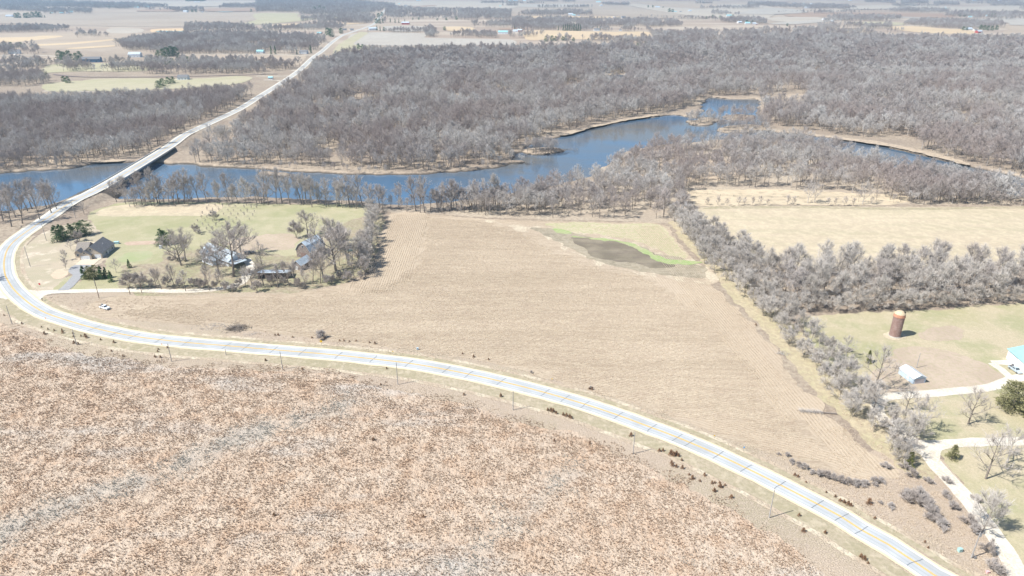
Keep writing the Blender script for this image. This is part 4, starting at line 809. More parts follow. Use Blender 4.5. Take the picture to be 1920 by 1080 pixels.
FARMS = [(252,107.5,21,'wb','white barn with a bright roof and turquoise trim among bare trees at the upper left',.6),(170,117,33,'bh','dark blue house with two gables at the upper left',.5),(342,150,18,'wh','white house with dark windows beside the green lawn strip',.8),(27,101,18,'wh','pale house beside the curving lane at the far left',.5),
    (487,100,13,'tb','low pale blue roofed house along the far gravel road'),(568,101,14,'wh','white house hidden in trees near the road junction'),(598,64,8,'tb','pale cyan roofed house in the trees left of the far road'),(646,57,7,'dh','dark house left of the far road bend'),(660,57,7,'wh','white house next to the dark house by the far road bend'),
    (700,57,16,'wb','long white barn right of the far road bend'),(760,46,14,'rb','red roofed low barn behind the far fence row'),(943,64,18,'tb','white barn with pale blue curved roof right of the bleached field'),(966,60,9,'wb','white shed left of the red barn'),(974,59,9,'rb','red barn at the left end of the golden field'),
    (1119,58,10,'wh','small white house behind the golden field'),(1163,58,5,'wh','tiny white house right of the small white house'),(1070,29,9,'wb','long white barn on the ridge field, centre top'),(1076,30,6,'tb','pale blue shed beside the long white barn'),(1084,30,5,'wh','white house right of the pale blue shed, centre top'),(1152,34,5,'rb','tiny red barn in the open fields, centre top'),(1170,34,8,'dh','dark long barn right of the tiny red barn'),
    (1122,4.8,9,'tb','cyan roofed barn on the skyline grove, top centre'),(1128,11.5,5,'wb','white shed below the skyline grove, top centre'),(1233,14.6,8,'wb','white barn at the first farm right of the diagonal road'),(1262,22.6,5,'tb','cyan roofed shed at the second farm right of the diagonal road'),(1267,22.8,4,'tb','second cyan shed at the second farm'),(1276,22.6,4,'wh','white house at the second farm right of the diagonal road'),(1294,21.4,6,'wb','white barn at the right end of the second farm'),
    (1367,31.6,9,'tb','turquoise barn at the third farm, right of centre top'),(1388,43.5,8,'wb','white shed at the left of the fourth farm'),(1402,45.5,9,'tb','pale shed in the middle of the fourth farm'),(1414,45.6,7,'wb','white barn of the fourth farm'),(1419,46.5,3,'rb','tiny red shed at the end of the fourth farm'),
    (1514,15.5,10,'wb','bright white barn in front of the long top right wood'),(1491,7,5,'wh','white house within the long top right wood'),(1523,8.6,6,'wb','white barn at the edge of the long top right wood'),(1508,7,3,'tb','cyan roofed shed within the long top right wood'),(1548,38,8,'wh','white house at the left end of the green strip, upper right'),(1576,38,4,'wh','small white house further along the green strip, upper right'),(1560,41,4,'wb','tan shed by the green strip, upper right'),
    (1582,9.6,3,'wh','tiny white house on the top right plain'),(1595,1.2,6,'tb','cyan barn on the top right horizon'),(1818,57,11,'wb','white barn with domed roof at the farm by the green pines'),(1830,57.5,7,'wh','white house at the farm by the green pines'),(1838,62,11,'rb','long red barn in front of the green pines'),(1832,61,6,'wb','small white shed left of the long red barn'),
    (1819,33,6,'tb','cyan roofed barn in the upper right wood edge'),(1851,30.5,5,'tb','pale blue barn left of the two tall spruces'),(1770,18,9,'tb','cyan roofed farm shed on the top right plain'),(1773,14,2.5,'wb','white tall shed on the top right plain'),(1828,1.8,7,'tb','cyan barn near the top right corner'),(1875,1.8,6,'wb','white barn near the top right corner'),
    (115,25.8,6,'tb','cyan roofed barn in the wood edge at the top left'),(125,25.6,3,'wb','white shed between the two cyan barns, top left'),(132,24,8,'tb','second cyan roofed barn in the wood edge at the top left'),(98,25.3,3,'tb','small cyan shed left of the cyan barns'),(139,3.5,3,'wb','white barn at the top edge, far left'),(17,32,12,'wb','bright white house left of the dark pine grove'),
    (255,15.2,9,'tb','pale barn in the hedge line, upper left'),(277,14,7,'tb','cyan shed in the hedge line, upper left'),(347,23.3,8,'wb','white house beside the two dark pines, upper left'),(379,23.3,3,'wb','tiny white shed right of the two dark pines'),(366,5,4,'wb','white barn under the small block grove'),(372,5,4,'wb','second white barn under the small block grove'),
    (740,11.5,5,'wb','white barn at the hill farm left of top centre'),(760,12,6,'wh','white house at the hill farm left of top centre'),(748,8.5,4,'tb','cyan shed at the hill farm left of top centre'),(785,1.6,9,'tb','cyan roofed barn on the skyline left of top centre'),(938,12.5,4,'tb','cyan shed at the field corner, top centre'),(957,2.5,6,'tb','cyan barn on the skyline, top centre'),(967,2,8,'tb','long cyan barn on the skyline, top centre'),(983,2,6,'tb','second long cyan barn on the skyline, top centre'),
    (1306,2.2,3,'rb','red barn on the skyline, right of top centre'),(507,149,8,'tb','turquoise roofed shed in the clearing beside the long road'),(620,1.0,6,'wb','white barn in the blue distance, top')]
TARGETS = [(a[0], a[1], 2.0) for a in FARPINES] + [(a[0], a[1], a[2] * 1.15) for a in FARMS]
# ------------------------------------------------------------------ far belts of bare wood (footprints on the photograph)
FAR = [
 [(0,140),(60,134),(150,134),(240,136),(300,140),(480,138),(545,130),(560,124),(520,122),(400,118),(250,120),(150,116),(60,118),(0,122)],
 [(0,168),(60,164),(95,158),(80,146),(0,143),(-300,150),(-300,180)],
 [(330,102),(440,101),(560,103),(590,98),(612,80),(600,72),(540,68),(480,66),(400,66),(300,70),(235,80),(215,88),(250,97)],
 [(345,62),(420,62),(480,60),(476,52),(430,50),(350,48)],
 [(0,62),(60,61),(110,58),(134,56),(90,53),(0,54),(-300,60),(-300,66)],
 [(0,104),(40,104),(75,100),(70,92),(0,92)],
 [(140,70.5),(180,70.5),(206,69),(204,65),(150,65)],
 [(0,16),(60,17),(110,20),(175,20),(172,26),(90,24),(0,19)], [(75,27),(175,27),(172,25),(90,24)],
 [(-300,13),(0,14),(120,15),(240,17),(300,15),(320,13),(240,8),(120,5),(0,3),(-300,2)],
 [(322,22),(385,24),(380,18),(330,18)], [(410,16),(480,15),(480,10),(420,11)],
 [(480,24),(556,24),(620,28),(700,24),(745,20),(740,10),(640,2),(480,-2)], [(555,30),(640,29),(650,24),(590,22)],
 [(560,41),(612,40),(680,46),(690,42),(720,38),(690,28),(640,30),(565,37)],
 [(480,60),(520,58),(640,56),(650,50),(600,46),(560,52),(500,55)],
 [(710,34),(800,36),(880,38),(960,40),(960,22),(900,19),(820,20),(740,16),(715,24)], [(880,52),(930,52),(960,50),(955,44),(885,46)],
 [(800,69),(960,72),(1020,68),(1020,66),(960,66),(800,65)], [(798,70),(812,70),(818,60),(806,52),(796,60)],
 [(720,62),(800,61.5),(800,59.5),(720,59.5)],
 [(960,57),(1100,58),(1250,60),(1340,64),(1420,60),(1500,56),(1560,62),(1700,60),(1600,66),(1440,72),(1300,80),(1200,84),(1230,76),(1215,60),(1100,52),(1000,46),(960,44)],
 [(960,30),(1020,30),(1110,29),(1110,25),(1000,24)], [(960,50),(1040,52),(1200,52),(1280,50),(1270,42),(1150,38),(1020,36),(960,36)],
 [(1020,80),(1100,82),(1200,86),(1300,82),(1290,72),(1210,74),(1100,74),(1025,74)],
 [(1270,36),(1330,38),(1400,48),(1440,46),(1430,38),(1380,36)], [(1330,28),(1385,30),(1385,27),(1335,25)],
 [(1400,12),(1440,13),(1520,17),(1592,17.5),(1590,12),(1500,11),(1440,7),(1405,7)],
 [(1536,42),(1600,41),(1690,42),(1690,35),(1600,33),(1560,33)], [(1530,54),(1600,54.5),(1672,54),(1670,49),(1540,48)],
 [(1690,49),(1760,52),(1800,55),(1850,53),(1884,50),(1880,44),(1800,41),(1730,40),(1700,43)],
 [(1660,22),(1720,24),(1780,25),(1770,20),(1700,18)], [(1770,32),(1830,34),(1920,33),(2100,32),(2100,27),(1920,27),(1780,25)],
 [(1688,7),(1740,7),(1740,3),(1690,3)], [(1750,10),(1800,10),(1795,6),(1750,6)], [(1850,12),(1920,12),(2100,12),(2100,6),(1900,7)],
 [(1130,10),(1180,11),(1180,8),(1130,8)], [(1230,1.5),(1350,1.5),(1350,-1),(1230,-1)], [(1800,2),(1910,2),(1905,-.5),(1800,-.5)],
 [(1440,62),(1500,58),(1550,56),(1560,62),(1500,68)], [(1620,4),(1680,6),(1676,3),(1624,2)], [(1000,3),(1040,3),(1040,1),(1000,1)],
 [(350,2.5),(385,2.5),(385,0),(350,0)], [(-300,70),(-40,69),(-40,60),(-300,60)]]
_g = random.Random(21)
for _i in range(30):
    _x = _g.uniform(880, 1990) if _i % 3 else _g.uniform(-100, 700); _y = _g.choice([1.5, 3.5, 6, 8.5, 11, 15, 19, 24, 29, 35, 40]) + _g.uniform(-.8, .8); _w = _g.uniform(30, 130); _h = .5 + _y * .028 * _g.uniform(.6, 1.6)
    FAR.append([(_x, _y), (_x + _w * .5, _y + _g.uniform(-.4, .4)), (_x + _w, _y), (_x + _w, _y + _h), (_x + _w * .5, _y + _h * 1.3), (_x, _y + _h)])
for pl in FAR:
    ym = sum(p[1] for p in pl) / len(pl); D_ = P2(960, ym)[1]
    d = 9.2 if D_ < 1900 else (11 if D_ < 3000 else 16)
    addw(pl, d, 1.0 if D_ < 3000 else 1.2, 12, (60.0, -.22))
# conifer/deciduous scatter lines in the fields
LINES = [[(150,128),(240,132),(340,134)],[(480,140),(560,126)],[(660,64),(720,61)],[(1210,48),(1215,58)],[(150,60),(90,62)],[(1200,32),(1280,36)],[(960,38),(1100,36)],[(1300,58),(1360,60)],[(1460,24),(1560,22)],[(1600,20),(1680,22)],[(560,20),(700,14)]]
for ln in LINES:
    w = cr([P2(*p) for p in ln], 14.0); pw.append(w + nrs.uniform(-5, 5, w.shape)); ps.append(nrs.uniform(.6, 1.0, len(w)))
WP = np.concatenate(pw); WS = np.concatenate(ps)
kk = np.ones(len(WP), bool)
for h_ in (2, 6, 10, 14):
    q_ = WP * (H / (H - h_))
    kk &= ~((q_[:, 1] > 900) & (dist_line(SIGHT[0][0], q_) < 7))
    for (tx_, ty_, tw_) in TARGETS:
        a_ = P2(tx_, ty_); rr = tw_ / ppm(ty_) / 2 + 3; kk &= ~((np.abs(q_[:, 0] - a_[0]) < rr) & (q_[:, 1] > a_[1] - 6) & (q_[:, 1] < a_[1] + 5 + a_[1] * .035))
WS = np.where(WP[:, 1] > 1300, WS * nrs.uniform(.6, 1.25, len(WS)), WS); WP = WP[kk]; WS = WS[kk]; WD = WP[:, 1]
# kinds: 0-5 nearer wood, 6-9 far wood (fewer, coarser twigs)
def joined(seed, tmats, **kw):
    tr, c = gen_tree(seed, **kw); mb = MB(); mb.add(tr.v, tr.f, 0); o = len(mb.v)
    mb.v.extend(c.v); mb.f.extend([tuple(i + o for i in f) for f in c.f]); mb.m.extend(c.m); return mb.mesh('tree', list(tmats))
protos = []
for i in range(7): protos.append(joined(200 + i, (BARK if i != 4 else BARK_W, TW_WOOD), h=14.5 + (i % 3) * 1.5, crown=5.8 + (i % 2) * .8, clear=.3, limbs=9, subs=6, sub2=5, twigs=5, tw=.058, tl=1.25, r0=.26, up=.72 if i % 2 else .55, stems=2 if i == 3 else 1))
for i in range(4): protos.append(joined(220 + i, (BARK, TW_WOOD), h=14 + i * .8, crown=6.2, clear=.3, limbs=7, subs=5, sub2=4, twigs=4, tw=.15, tl=1.5, r0=.3, up=.6))
far = WD > 1150
widx = np.where(far, 7 + nrs.randint(0, 4, len(WP)), nrs.randint(0, 7, len(WP)))
wzs = np.zeros(len(WP))
scatter('woods', np.column_stack([WP, wzs]), nrs.uniform(0, 6.28, len(WP)), WS, widx, protos, 'grey brown leafless woods filling the river valley and the belts beyond', 'woods')
print('WOOD', len(WP), 'NEAR TREES', NT_COUNT)
# ================================================================== far fields
def fmat(name, a, b, sc=0.004, rot=0.2, stretch=(.5, 3, 1)):
    return mat_layers(name, a, [(sc, 4, .4, .6, b, .8), (sc * 6, 3, .42, .6, tuple(x * .85 for x in a), .5, rot, stretch)])
F_TAN = fmat('tan_ploughland', (0.46, 0.38, 0.29), (0.40, 0.325, 0.25)); F_GREY = fmat('grey_ploughland', (0.43, 0.365, 0.29), (0.37, 0.305, 0.24), .0025)
F_GOLD = fmat('golden_stubble', (0.62, 0.49, 0.32), (0.54, 0.42, 0.28)); F_PALE = fmat('pale_stubble', (0.50, 0.445, 0.365), (0.44, 0.385, 0.31))
F_GREEN = fmat('green_pasture', (0.43, 0.40, 0.26), (0.48, 0.43, 0.31), .012); F_BROWN = fmat('brown_ploughland', (0.36, 0.26, 0.195), (0.42, 0.32, 0.24))
F_SAND = fmat('quarry_sand', (0.66, 0.50, 0.31), (0.58, 0.43, 0.27), .02); F_WHITE = fmat('bleached_stubble', (0.47, 0.435, 0.375), (0.42, 0.38, 0.325), .006, 1.2, (3, .4, 1))
FF = [('ploughland', F_GREY, [(-300,28),(40,28),(100,23),(320,22.5),(480,24),(476,38),(400,46),(330,50),(250,50),(120,48),(0,44),(-300,44)]),
 ('ploughland', F_TAN, [(-300,66),(0,62),(120,61),(200,62),(300,64),(240,74),(210,86),(120,92),(60,90),(0,88),(-300,92)]),
 ('stubble_strip', F_GOLD, [(-100,72),(30,70),(62,69),(80,67),(120,68),(60,76),(0,80),(-100,82)]), ('stubble_strip', F_GOLD, [(70,83),(130,80),(238,71),(236,73),(150,82),(74,86)]),
 ('stubble_strip', F_GOLD, [(130,90),(210,85),(206,88),(140,92)]), ('stubble_strip', F_PALE, [(205,53.5),(262,53.5),(264,61),(208,62)]), ('sand_pit', F_SAND, [(287,55),(345,53.5),(342,60),(300,62),(285,61)]),
 ('brown_field', F_TAN, [(-300,107),(0,107),(88,106),(110,108),(80,120),(0,124),(-300,126)]), ('meadow', F_GREEN, [(95,122),(160,119),(250,120),(300,126),(260,134),(150,134),(80,136)]),
 ('brown_field', F_TAN, [(352,103.5),(440,102.5),(560,104),(574,106),(560,122),(520,122),(420,120),(350,114)]), ('meadow', F_GREEN, [(160,170),(158,151),(200,148),(270,147),(328,148),(400,146),(440,143),(475,146),(430,160),(300,168)]),
 ('meadow', F_GREEN, [(85,158),(160,152),(162,170),(90,171)]), ('meadow', F_GREEN, [(480,25.5),(556,25.5),(560,32),(600,34),(560,40),(490,46),(440,47),(478,38)]), ('meadow', F_GREEN, [(602,30),(640,29),(636,33),(612,36)]),
 ('sandy_field', F_GOLD, [(500,48),(560,44),(650,43),(690,44),(640,47),(560,50),(520,52)]), ('pale_strip', F_WHITE, [(490,61),(560,62),(566,64),(540,70),(490,62.5)]),
 ('bleached_field', F_WHITE, [(672,62),(795,63),(798,70.5),(850,72),(955,74.5),(962,84),(900,85),(780,86),(660,85),(648,84)]), ('meadow', F_GREEN, [(640,80),(668,64),(674,60),(690,62),(676,72),(664,84),(700,86),(690,95),(630,104),(625,96)]),
 ('pale_field', F_WHITE, [(722,49.5),(795,50),(794,58),(735,59)]), ('golden_field', F_GOLD, [(836,50.5),(880,51),(888,56.5),(850,58.5),(838,58)]), ('brown_field', F_BROWN, [(940,53),(985,53),(985,56),(942,56)]),
 ('golden_field', F_GOLD, [(984,58),(1030,57),(1100,59),(1160,60),(1212,60),(1216,70),(1160,73),(1100,74),(1040,73),(1000,76),(985,72)]),
 ('golden_field', F_GOLD, [(1322,84),(1385,81.5),(1392,84),(1345,90),(1325,90)]), ('pale_strip', F_GOLD, [(975,31),(1050,30),(1110,31.5),(1170,31),(1168,33.5),(1100,35),(990,33.5)]),
 ('pale_field', F_GREY, [(960,8),(1080,7),(1160,10),(1320,33),(1200,33),(1100,26),(960,24)]), ('pale_field', F_WHITE, [(980,9),(1080,8),(1100,12),(1040,14),(975,13)]), ('pale_field', F_PALE, [(1180,8),(1300,6),(1440,12),(1440,34),(1340,32),(1250,22)]),
 ('brown_field', F_TAN, [(1200,4),(1330,3),(1340,14),(1280,15),(1220,10)]), ('pale_field', F_WHITE, [(1440,16),(1480,17),(1515,23),(1460,27),(1380,26)]), ('pale_field', F_PALE, [(1440,34),(1530,32),(1535,40),(1460,41)]),
 ('brown_field', F_BROWN, [(1470,28.5),(1500,24),(1560,23.5),(1680,24),(1780,27),(1770,34),(1660,30),(1560,32),(1490,32)]), ('pale_strip', F_WHITE, [(1440,44),(1500,40),(1560,35),(1640,31.5),(1690,31.5),(1800,36),(1920,34),(2200,34),(2200,48),(1920,48),(1890,43),(1840,40),(1700,34),(1600,34.5),(1540,42),(1480,46)]),
 ('golden_field', F_GOLD, [(1540,54.8),(1618,55),(1616,62),(1550,61.5)]), ('golden_field', F_GOLD, [(1672,50),(1720,49.5),(1770,54),(1830,56.5),(1820,64),(1740,62),(1680,56)]), ('golden_field', F_TAN, [(1872,50),(1920,49),(2200,48),(2200,70),(1920,66),(1880,62),(1890,54)]),
 ('meadow', F_GREEN, [(1590,43),(1640,41),(1690,43),(1692,47),(1660,48),(1610,46)]), ('pale_strip', F_PALE, [(1590,12),(1700,10),(1800,13),(1920,11.5),(2200,13),(2200,24),(1920,24),(1800,22),(1700,17),(1594,18)]),
 ('brown_field', F_BROWN, [(300,17),(328,17),(330,22),(262,22),(262,19)]), ('brown_field', F_BROWN, [(384,17),(480,15.5),(480,21),(390,22)]), ('pale_field', F_PALE, [(190,3),(480,3),(480,10),(330,13),(240,8)]), ('pale_strip', F_WHITE, [(72,5),(140,4),(140,6),(74,6.5)]),
 ('pale_field', F_PALE, [(700,6),(760,3),(960,5),(960,16),(880,16),(790,14),(700,11)]), ('brown_field', F_BROWN, [(778,12),(815,10),(815,12),(782,13.5)])]
for i, (nm, mt, px) in enumerate(FF):
    ym = max(p[1] for p in px); z = .25 + .012 * i + (0.5 if ym < 60 else 0) + (1.0 if ym < 30 else 0)
    sheet(nm, px, mt, z, 2.0 if ym > 60 else 6.0, step=12 if ym > 60 else 40)
PONDM = NT('pond_water').done((0.10, 0.30, 0.33), .1, .5)
sheet('pond', [(292,59),(312,58.6),(330,59.2),(345,59),(340,60.6),(310,61),(295,60.6)], PONDM, 1.4, 3)
sheet('pond', [(405,22.4),(420,22.2),(440,22.6),(420,23.4)], PONDM, 2.4, 5)
for px, w in [([(-300,105),(0,104),(60,103.5),(112,106)], 7), ([(335,102),(400,101.5),(480,102),(560,103.5),(590,104)], 7), ([(25,104),(32,99),(38,97)], 5), ([(1120,3),(1165,8),(1200,14),(1260,24),(1320,32),(1400,38),(1440,43)], 12),
              ([(420,64),(380,61),(350,62),(334,67)], 6), ([(330,62),(420,61),(480,60.5),(560,62)], 7), ([(80,171),(150,172),(200,173)], 5), ([(545,132),(580,134),(620,135)], 5), ([(480,143),(530,143),(555,142)], 5), ([(495,150),(520,151),(530,153)], 5)]:
    path('gravel_road', px, w, 0.24 if px[0][1] > 60 else 1.9, GRAVEL, .5, 20.0)
path('railway', [(100,140),(150,144.5),(250,145),(330,144),(420,142),(520,139)], 5, 0.7, mat_plain('rail_ballast', (0.22, 0.17, 0.16)), .4, 20.0)
# ================================================================== evergreens
def conifer(seed, h, r, cl=0.0, n=2600, rounded=0.0, leaf=.34):
    g = random.Random(seed); tr = MB(); tr.tube((0, 0, -.3), (0, 0, h * .9), .05 * r + .08, .03, 6)
    vs = []; fs = []
    nb = int(26 + h * 3)
    for b in range(nb):
        f = (b + g.random()) / nb; z0 = cl + (h - cl) * f
        env = r * ((1 - f) ** (.75 - .35 * rounded) if rounded < .5 else math.sqrt(max(0, 1 - (2 * f - .85) ** 2 / 1.35)))
        env *= g.uniform(.72, 1.12); az = g.uniform(0, 6.283); k = max(6, int(n / nb))
        for i in range(k):
            t_ = g.random() ** .6; L = env * t_; a2 = az + g.gauss(0, .34) / (0.35 + t_)
            p = Vector((math.cos(a2) * L, math.sin(a2) * L, z0 - L * .22 * (1 - rounded) + g.gauss(0, .16)))
            d = Vector((math.cos(a2) + g.gauss(0, .5), math.sin(a2) + g.gauss(0, .5), .25 + g.gauss(0, .4))).normalized()
            s = Vector((g.gauss(0, 1), g.gauss(0, 1), g.gauss(0, .6))).normalized() * leaf * g.uniform(.5, .9)
            o = len(vs); q = p + d * leaf * g.uniform(.9, 1.7); vs.extend([tuple(p - s * .5), tuple(p + s * .5), tuple(q)]); fs.append((o, o + 1, o + 2))
    c = MB(); c.add(vs, fs, 0); return tr, c
def leafmat(name, cols):
    t = NT(name); g = t.noise(.9, 3, .6, None, .35, .65); return t.done(t.mix(g, cols[0], cols[1]), .8, .15)
G_DARK = leafmat('dark_green_needles', ((0.045, 0.10, 0.035), (0.12, 0.20, 0.07))); G_OLIVE = leafmat('olive_cedar_needles', ((0.10, 0.115, 0.035), (0.24, 0.245, 0.09)))
G_GOLD = leafmat('winter_brown_cedar', ((0.15, 0.15, 0.07), (0.36, 0.34, 0.18))); G_RUST = leafmat('rust_seedling', ((0.18, 0.10, 0.055), (0.32, 0.19, 0.11)))
def add_ev(key, mat, **kw):
    tr, c = conifer(**kw); TREEK[key] = (tr.mesh('trunk', BARK), c.mesh('crown', [mat]))
add_ev(('pine', 0), G_DARK, seed=1, h=9, r=4.8, n=4200, rounded=.6); add_ev(('pine', 1), G_DARK, seed=2, h=9.5, r=4.4, n=4000, rounded=.45)
add_ev(('cedar', 0), G_OLIVE, seed=3, h=7, r=3.3, n=3200, rounded=.5, leaf=.3); add_ev(('cedar', 1), G_DARK, seed=4, h=6.5, r=2.0, n=2200, leaf=.3)
add_ev(('bigcedar', 0), G_GOLD, seed=5, h=9, r=4.4, n=4600, rounded=.7, leaf=.42); add_ev(('smallcedar', 0), G_GOLD, seed=6, h=4.2, r=2.0, n=2000, rounded=.2, leaf=.26)
add_ev(('olive', 0), G_OLIVE, seed=7, h=5, r=1.5, n=1500, leaf=.26); add_ev(('seedling', 0), G_RUST, seed=8, h=1.5, r=.75, n=420, rounded=.3, leaf=.2)
add_ev(('farpine', 0), G_DARK, seed=9, h=12, r=5.0, n=900, rounded=.6, leaf=1.0); add_ev(('spire', 0), G_DARK, seed=10, h=17, r=2.8, n=700, leaf=1.0)
def ev(kind, x, y, hpx, label, group=None, sq=1.0, cat='evergreen tree', name='evergreen_tree'):
    base = {'pine': 9.2, 'cedar': 6.8, 'bigcedar': 9, 'smallcedar': 4.2, 'olive': 5, 'seedling': 1.5, 'farpine': 12, 'spire': 17}[kind]
    h = hpx / (ppm(y) * math.cos(math.atan(H / P2(960, y)[1])))
    return tree(kind, x, y, h / base * sq, label=label, group=group, name=name, cat=cat)
for i, (x, y, h) in enumerate([(108,453,29),(121,450,26),(135,446,26),(148,443,26),(160,440,27),(115,446,24)]):
    ev('pine', x, y, h, ['leftmost full green pine of the clump behind the tan house', 'low green pine second in the clump behind the tan house', 'green pine with split top in the middle of the clump behind the tan house', 'green pine behind the pale bushy tree, near the tan house', 'rightmost dark green pine of the clump touching the tan house roof', 'green pine at the back of the clump, beside the road'][i])
for i, (x, y, h) in enumerate([(159,523,24),(170,523,22),(180,522,22),(192,523,24),(200,521,20)]):
    ev('cedar', x, y, h, ['first olive cedar of the row, right beside the grey driveway', 'second olive cedar of the row below the garages', 'olive cedar in the middle of the row below the garages', 'tallest olive cedar of the row below the garages', 'last olive cedar of the row before the small dark one'][i], sq=1.05)
for a in [('cedar', 209, 528, 21, 'small dark conical cedar at the end of the cedar row, with a dark shadow'), ('pine', 305, 460, 30, 'dark green pine behind the bare oak left of the grey house'), ('pine', 312, 456, 24, 'second green pine crowding the one left of the grey house'), ('cedar', 243, 502, 16, 'low green juniper bush behind the round grey tree'),
    ('bigcedar', 1897, 768, 50, 'large broad brownish green cedar beside the gravel drive at the right edge'), ('smallcedar', 1785, 860, 24, 'small rounded orange brown cedar below the gravel drive'), ('olive', 1703, 876, 28, 'small olive green cedar at the foot of the hedgerow by the drive'),
    ('olive', 1627, 680, 22, 'narrow orange tipped cedar behind the bare tree by the white shed'), ('olive', 1578, 688, 18, 'low olive cedar half hidden at the hedgerow beside the lawn'), ('bigcedar', 1952, 790, 55, 'broad cedar just outside the right edge of the lawn')]:
    ev(*a)
for i, (x, y, h, k) in enumerate(FARPINES):
    g_ = 'distant pines on the farmsteads and fields left of the long road' if x < 700 else ('tall dark spruces in the row at the far edge of the golden field' if 1050 < x < 1092 and y < 60 else ('dark spruces and pines around the road bend at the top centre' if x < 880 else 'distant pines in the fields towards the top right'))
    lab_ = {'distant pines on the farmsteads and fields left of the long road': 'distant dark green pine on the farmland left of the long road', 'tall dark spruces in the row at the far edge of the golden field': 'tall dark spruce in the tight row behind the golden field', 'dark spruces and pines around the road bend at the top centre': 'small dark evergreen around the far road bend at the top centre', 'distant pines in the fields towards the top right': 'small dark pine by the distant farms towards the top right'}[g_]
    ev(k, x, y, h * (1.1 if y > 60 else 1.0), lab_, g_)
for i in range(26):   # conifer plantation edge at the top left
    ev('farpine', 100 + i * 5.6, 9.6 + .22 * i + rnd.uniform(-.6, .6), 4.5, 'blue green pine in the long plantation edge at the top left', 'pines of the long plantation edge at the top left')
for i in range(14): ev('farpine', 349 + i * 2.7, 2.6 + rnd.uniform(-.3, .3), 4.2, 'dark pine in the small block grove at the very top left of centre', 'pines of the small block grove at the top')
# rusty cedar seedlings in the road verge
for x, y, s in [(8,592,1),(42,608,1.3),(84,627,1.7),(25,633,1),(78,614,.9),(90,618,1),(102,621,1.2),(117,621,1.4),(118,625,1.5),(137,626,1),(139,644,1.5),(138,632,1.1),(152,631,1),(160,631,1.6),(163,634,1.6),(189,638,1.1),(214,643,1.4),(209,659,1),(231,669,1.1),(297,656,1),(296,660,1),(291,670,1.2),(301,671,1.2),(314,653,1.1),(147,646,1.3),
    (498,677,1.3),(567,693,1.1),(725,692,1),(714,722,.9),(870,741,1.1),(939,744,1.6),(1027,770,1.3),(1033,771,1.6),(1037,773,1.7),(1043,776,1.2),(1056,779,1.4),(1062,781,1.6),(1068,783,1.6),(1071,785,1.3),(1183,818,1.7),(1236,847,1.4),(1243,846,1.3),(1258,853,2.1),(1263,855,1.9),(1268,853,1.6),(1272,856,1.4),(1278,864,1.1),(1259,869,1.3),(1261,874,1.3),(1268,876,1.2),(1279,879,1.5),
    (1298,898,1.5),(1292,891,.9),(1312,903,1),(1321,892,1.3),(1335,907,1.2),(1340,906,.9),(1359,911,1),(1350,914,1.8),(1349,906,.9),(1339,922,1.6),(1371,934,1.4),(1039,828,1.2),(1106,832,1.1),(1498,968,1.2),(1506,997,1.5),(1547,1000,1.2),(1614,1045,1.4),(1620,1050,1.6),(1627,1057,.9),(1490,892,1.2),(1496,895,1.1),(1511,905,.8),(1549,924,.8),(1575,940,1.2),(1582,943,1.3),(1590,947,1.6),(1595,949,1.3),(1566,932,1),(1640,973,1),(1629,945,2.2),
    (700,826,1.5),(514,967,1.2),(794,970,1.2),(637,640,1),(645,640,1.1),(655,641,.9),(668,640,1),(693,643,.9),(703,645,1.3),(549,633,1),(585,634,1),(609,636,1.1),(516,629,1),(522,629,1.3),(888,670,1.3),(916,675,1.1),(867,664,1),(1417,610,1.2),(1734,1017,.8),(1740,1028,.8),(1105,730,1),(1110,731,1.3)]:
    tree('seedling', x, y, s * .6, label='knee high rust brown cedar seedling or clump in the grass along the road', group='rusty cedar seedlings along the road', name='cedar_seedling', cat='shrub')
# ================================================================== grass tufts (uncountable)
def tuft_patch(seed, size, n, hh, blades, w, mats, rows=None, spread=.28, dark=.2):
    g = random.Random(seed); mb = MB(); vs = []; fs = []; ms = []
    for i in range(n):
        if rows: cx = g.uniform(-size / 2, size / 2); cy = -size / 2 + rows * (g.randrange(int(size / rows + .01)) + .5) + g.gauss(0, .06)
        else: cx, cy = g.uniform(-size / 2, size / 2), g.uniform(-size / 2, size / 2)
        big = g.uniform(.55, 1.25); mi = 1 if (len(mats) > 1 and g.random() < dark) else 0
        for b in range(blades):
            az = g.uniform(0, 6.28); L = hh * big * g.uniform(.6, 1.1); sp = spread * big * g.random()
            p = Vector((cx + math.cos(az) * sp * .3, cy + math.sin(az) * sp * .3, 0)); q = Vector((cx + math.cos(az) * sp * 1.6, cy + math.sin(az) * sp * 1.6, L))
            u = Vector((-math.sin(az), math.cos(az), 0)) * w * big; o = len(vs)
            vs.extend([tuple(p - u), tuple(p + u), tuple(q + u * .3), tuple(q - u * .3)]); fs.append((o, o + 1, o + 2, o + 3)); ms.append(mi)
    mb.v = vs; mb.f = fs; mb.m = ms; return mb.mesh('tuft_patch', list(mats))
tq = NT('grey_swale_blades'); TUFTG = tq.done(tq.mix(tq.noise(.5, 3), (0.46, 0.44, 0.39), (0.56, 0.53, 0.46)), .9, .05)
pp = grid_in([(-260,640),(-100,604),(0,622),(60,640),(140,668),(230,680),(330,694),(480,702),(620,710),(740,740),(900,774),(980,806),(1090,826),(1180,872),(1260,910),(1350,955),(1440,1010),(1500,1045),(1560,1100),(1640,1180),(1640,1300),(-500,1300),(-600,900)], 3.3, .5)
pe = grid_in([(-60,598),(0,606),(60,628),(140,656),(230,666),(330,680),(480,688),(620,696),(740,726),(900,757),(980,788),(1090,809),(1180,852),(1260,890),(1350,935),(1440,988),(1520,1035),(1520,1075),(1350,965),(1180,885),(980,815),(740,750),(480,708),(330,700),(140,674),(0,628)], 3.4, .5); pe = pe[nrs.uniform(0, 1, len(pe)) < .5]
pp = np.concatenate([pp, pe]); pp = pp[pp[:, 1] > 85]
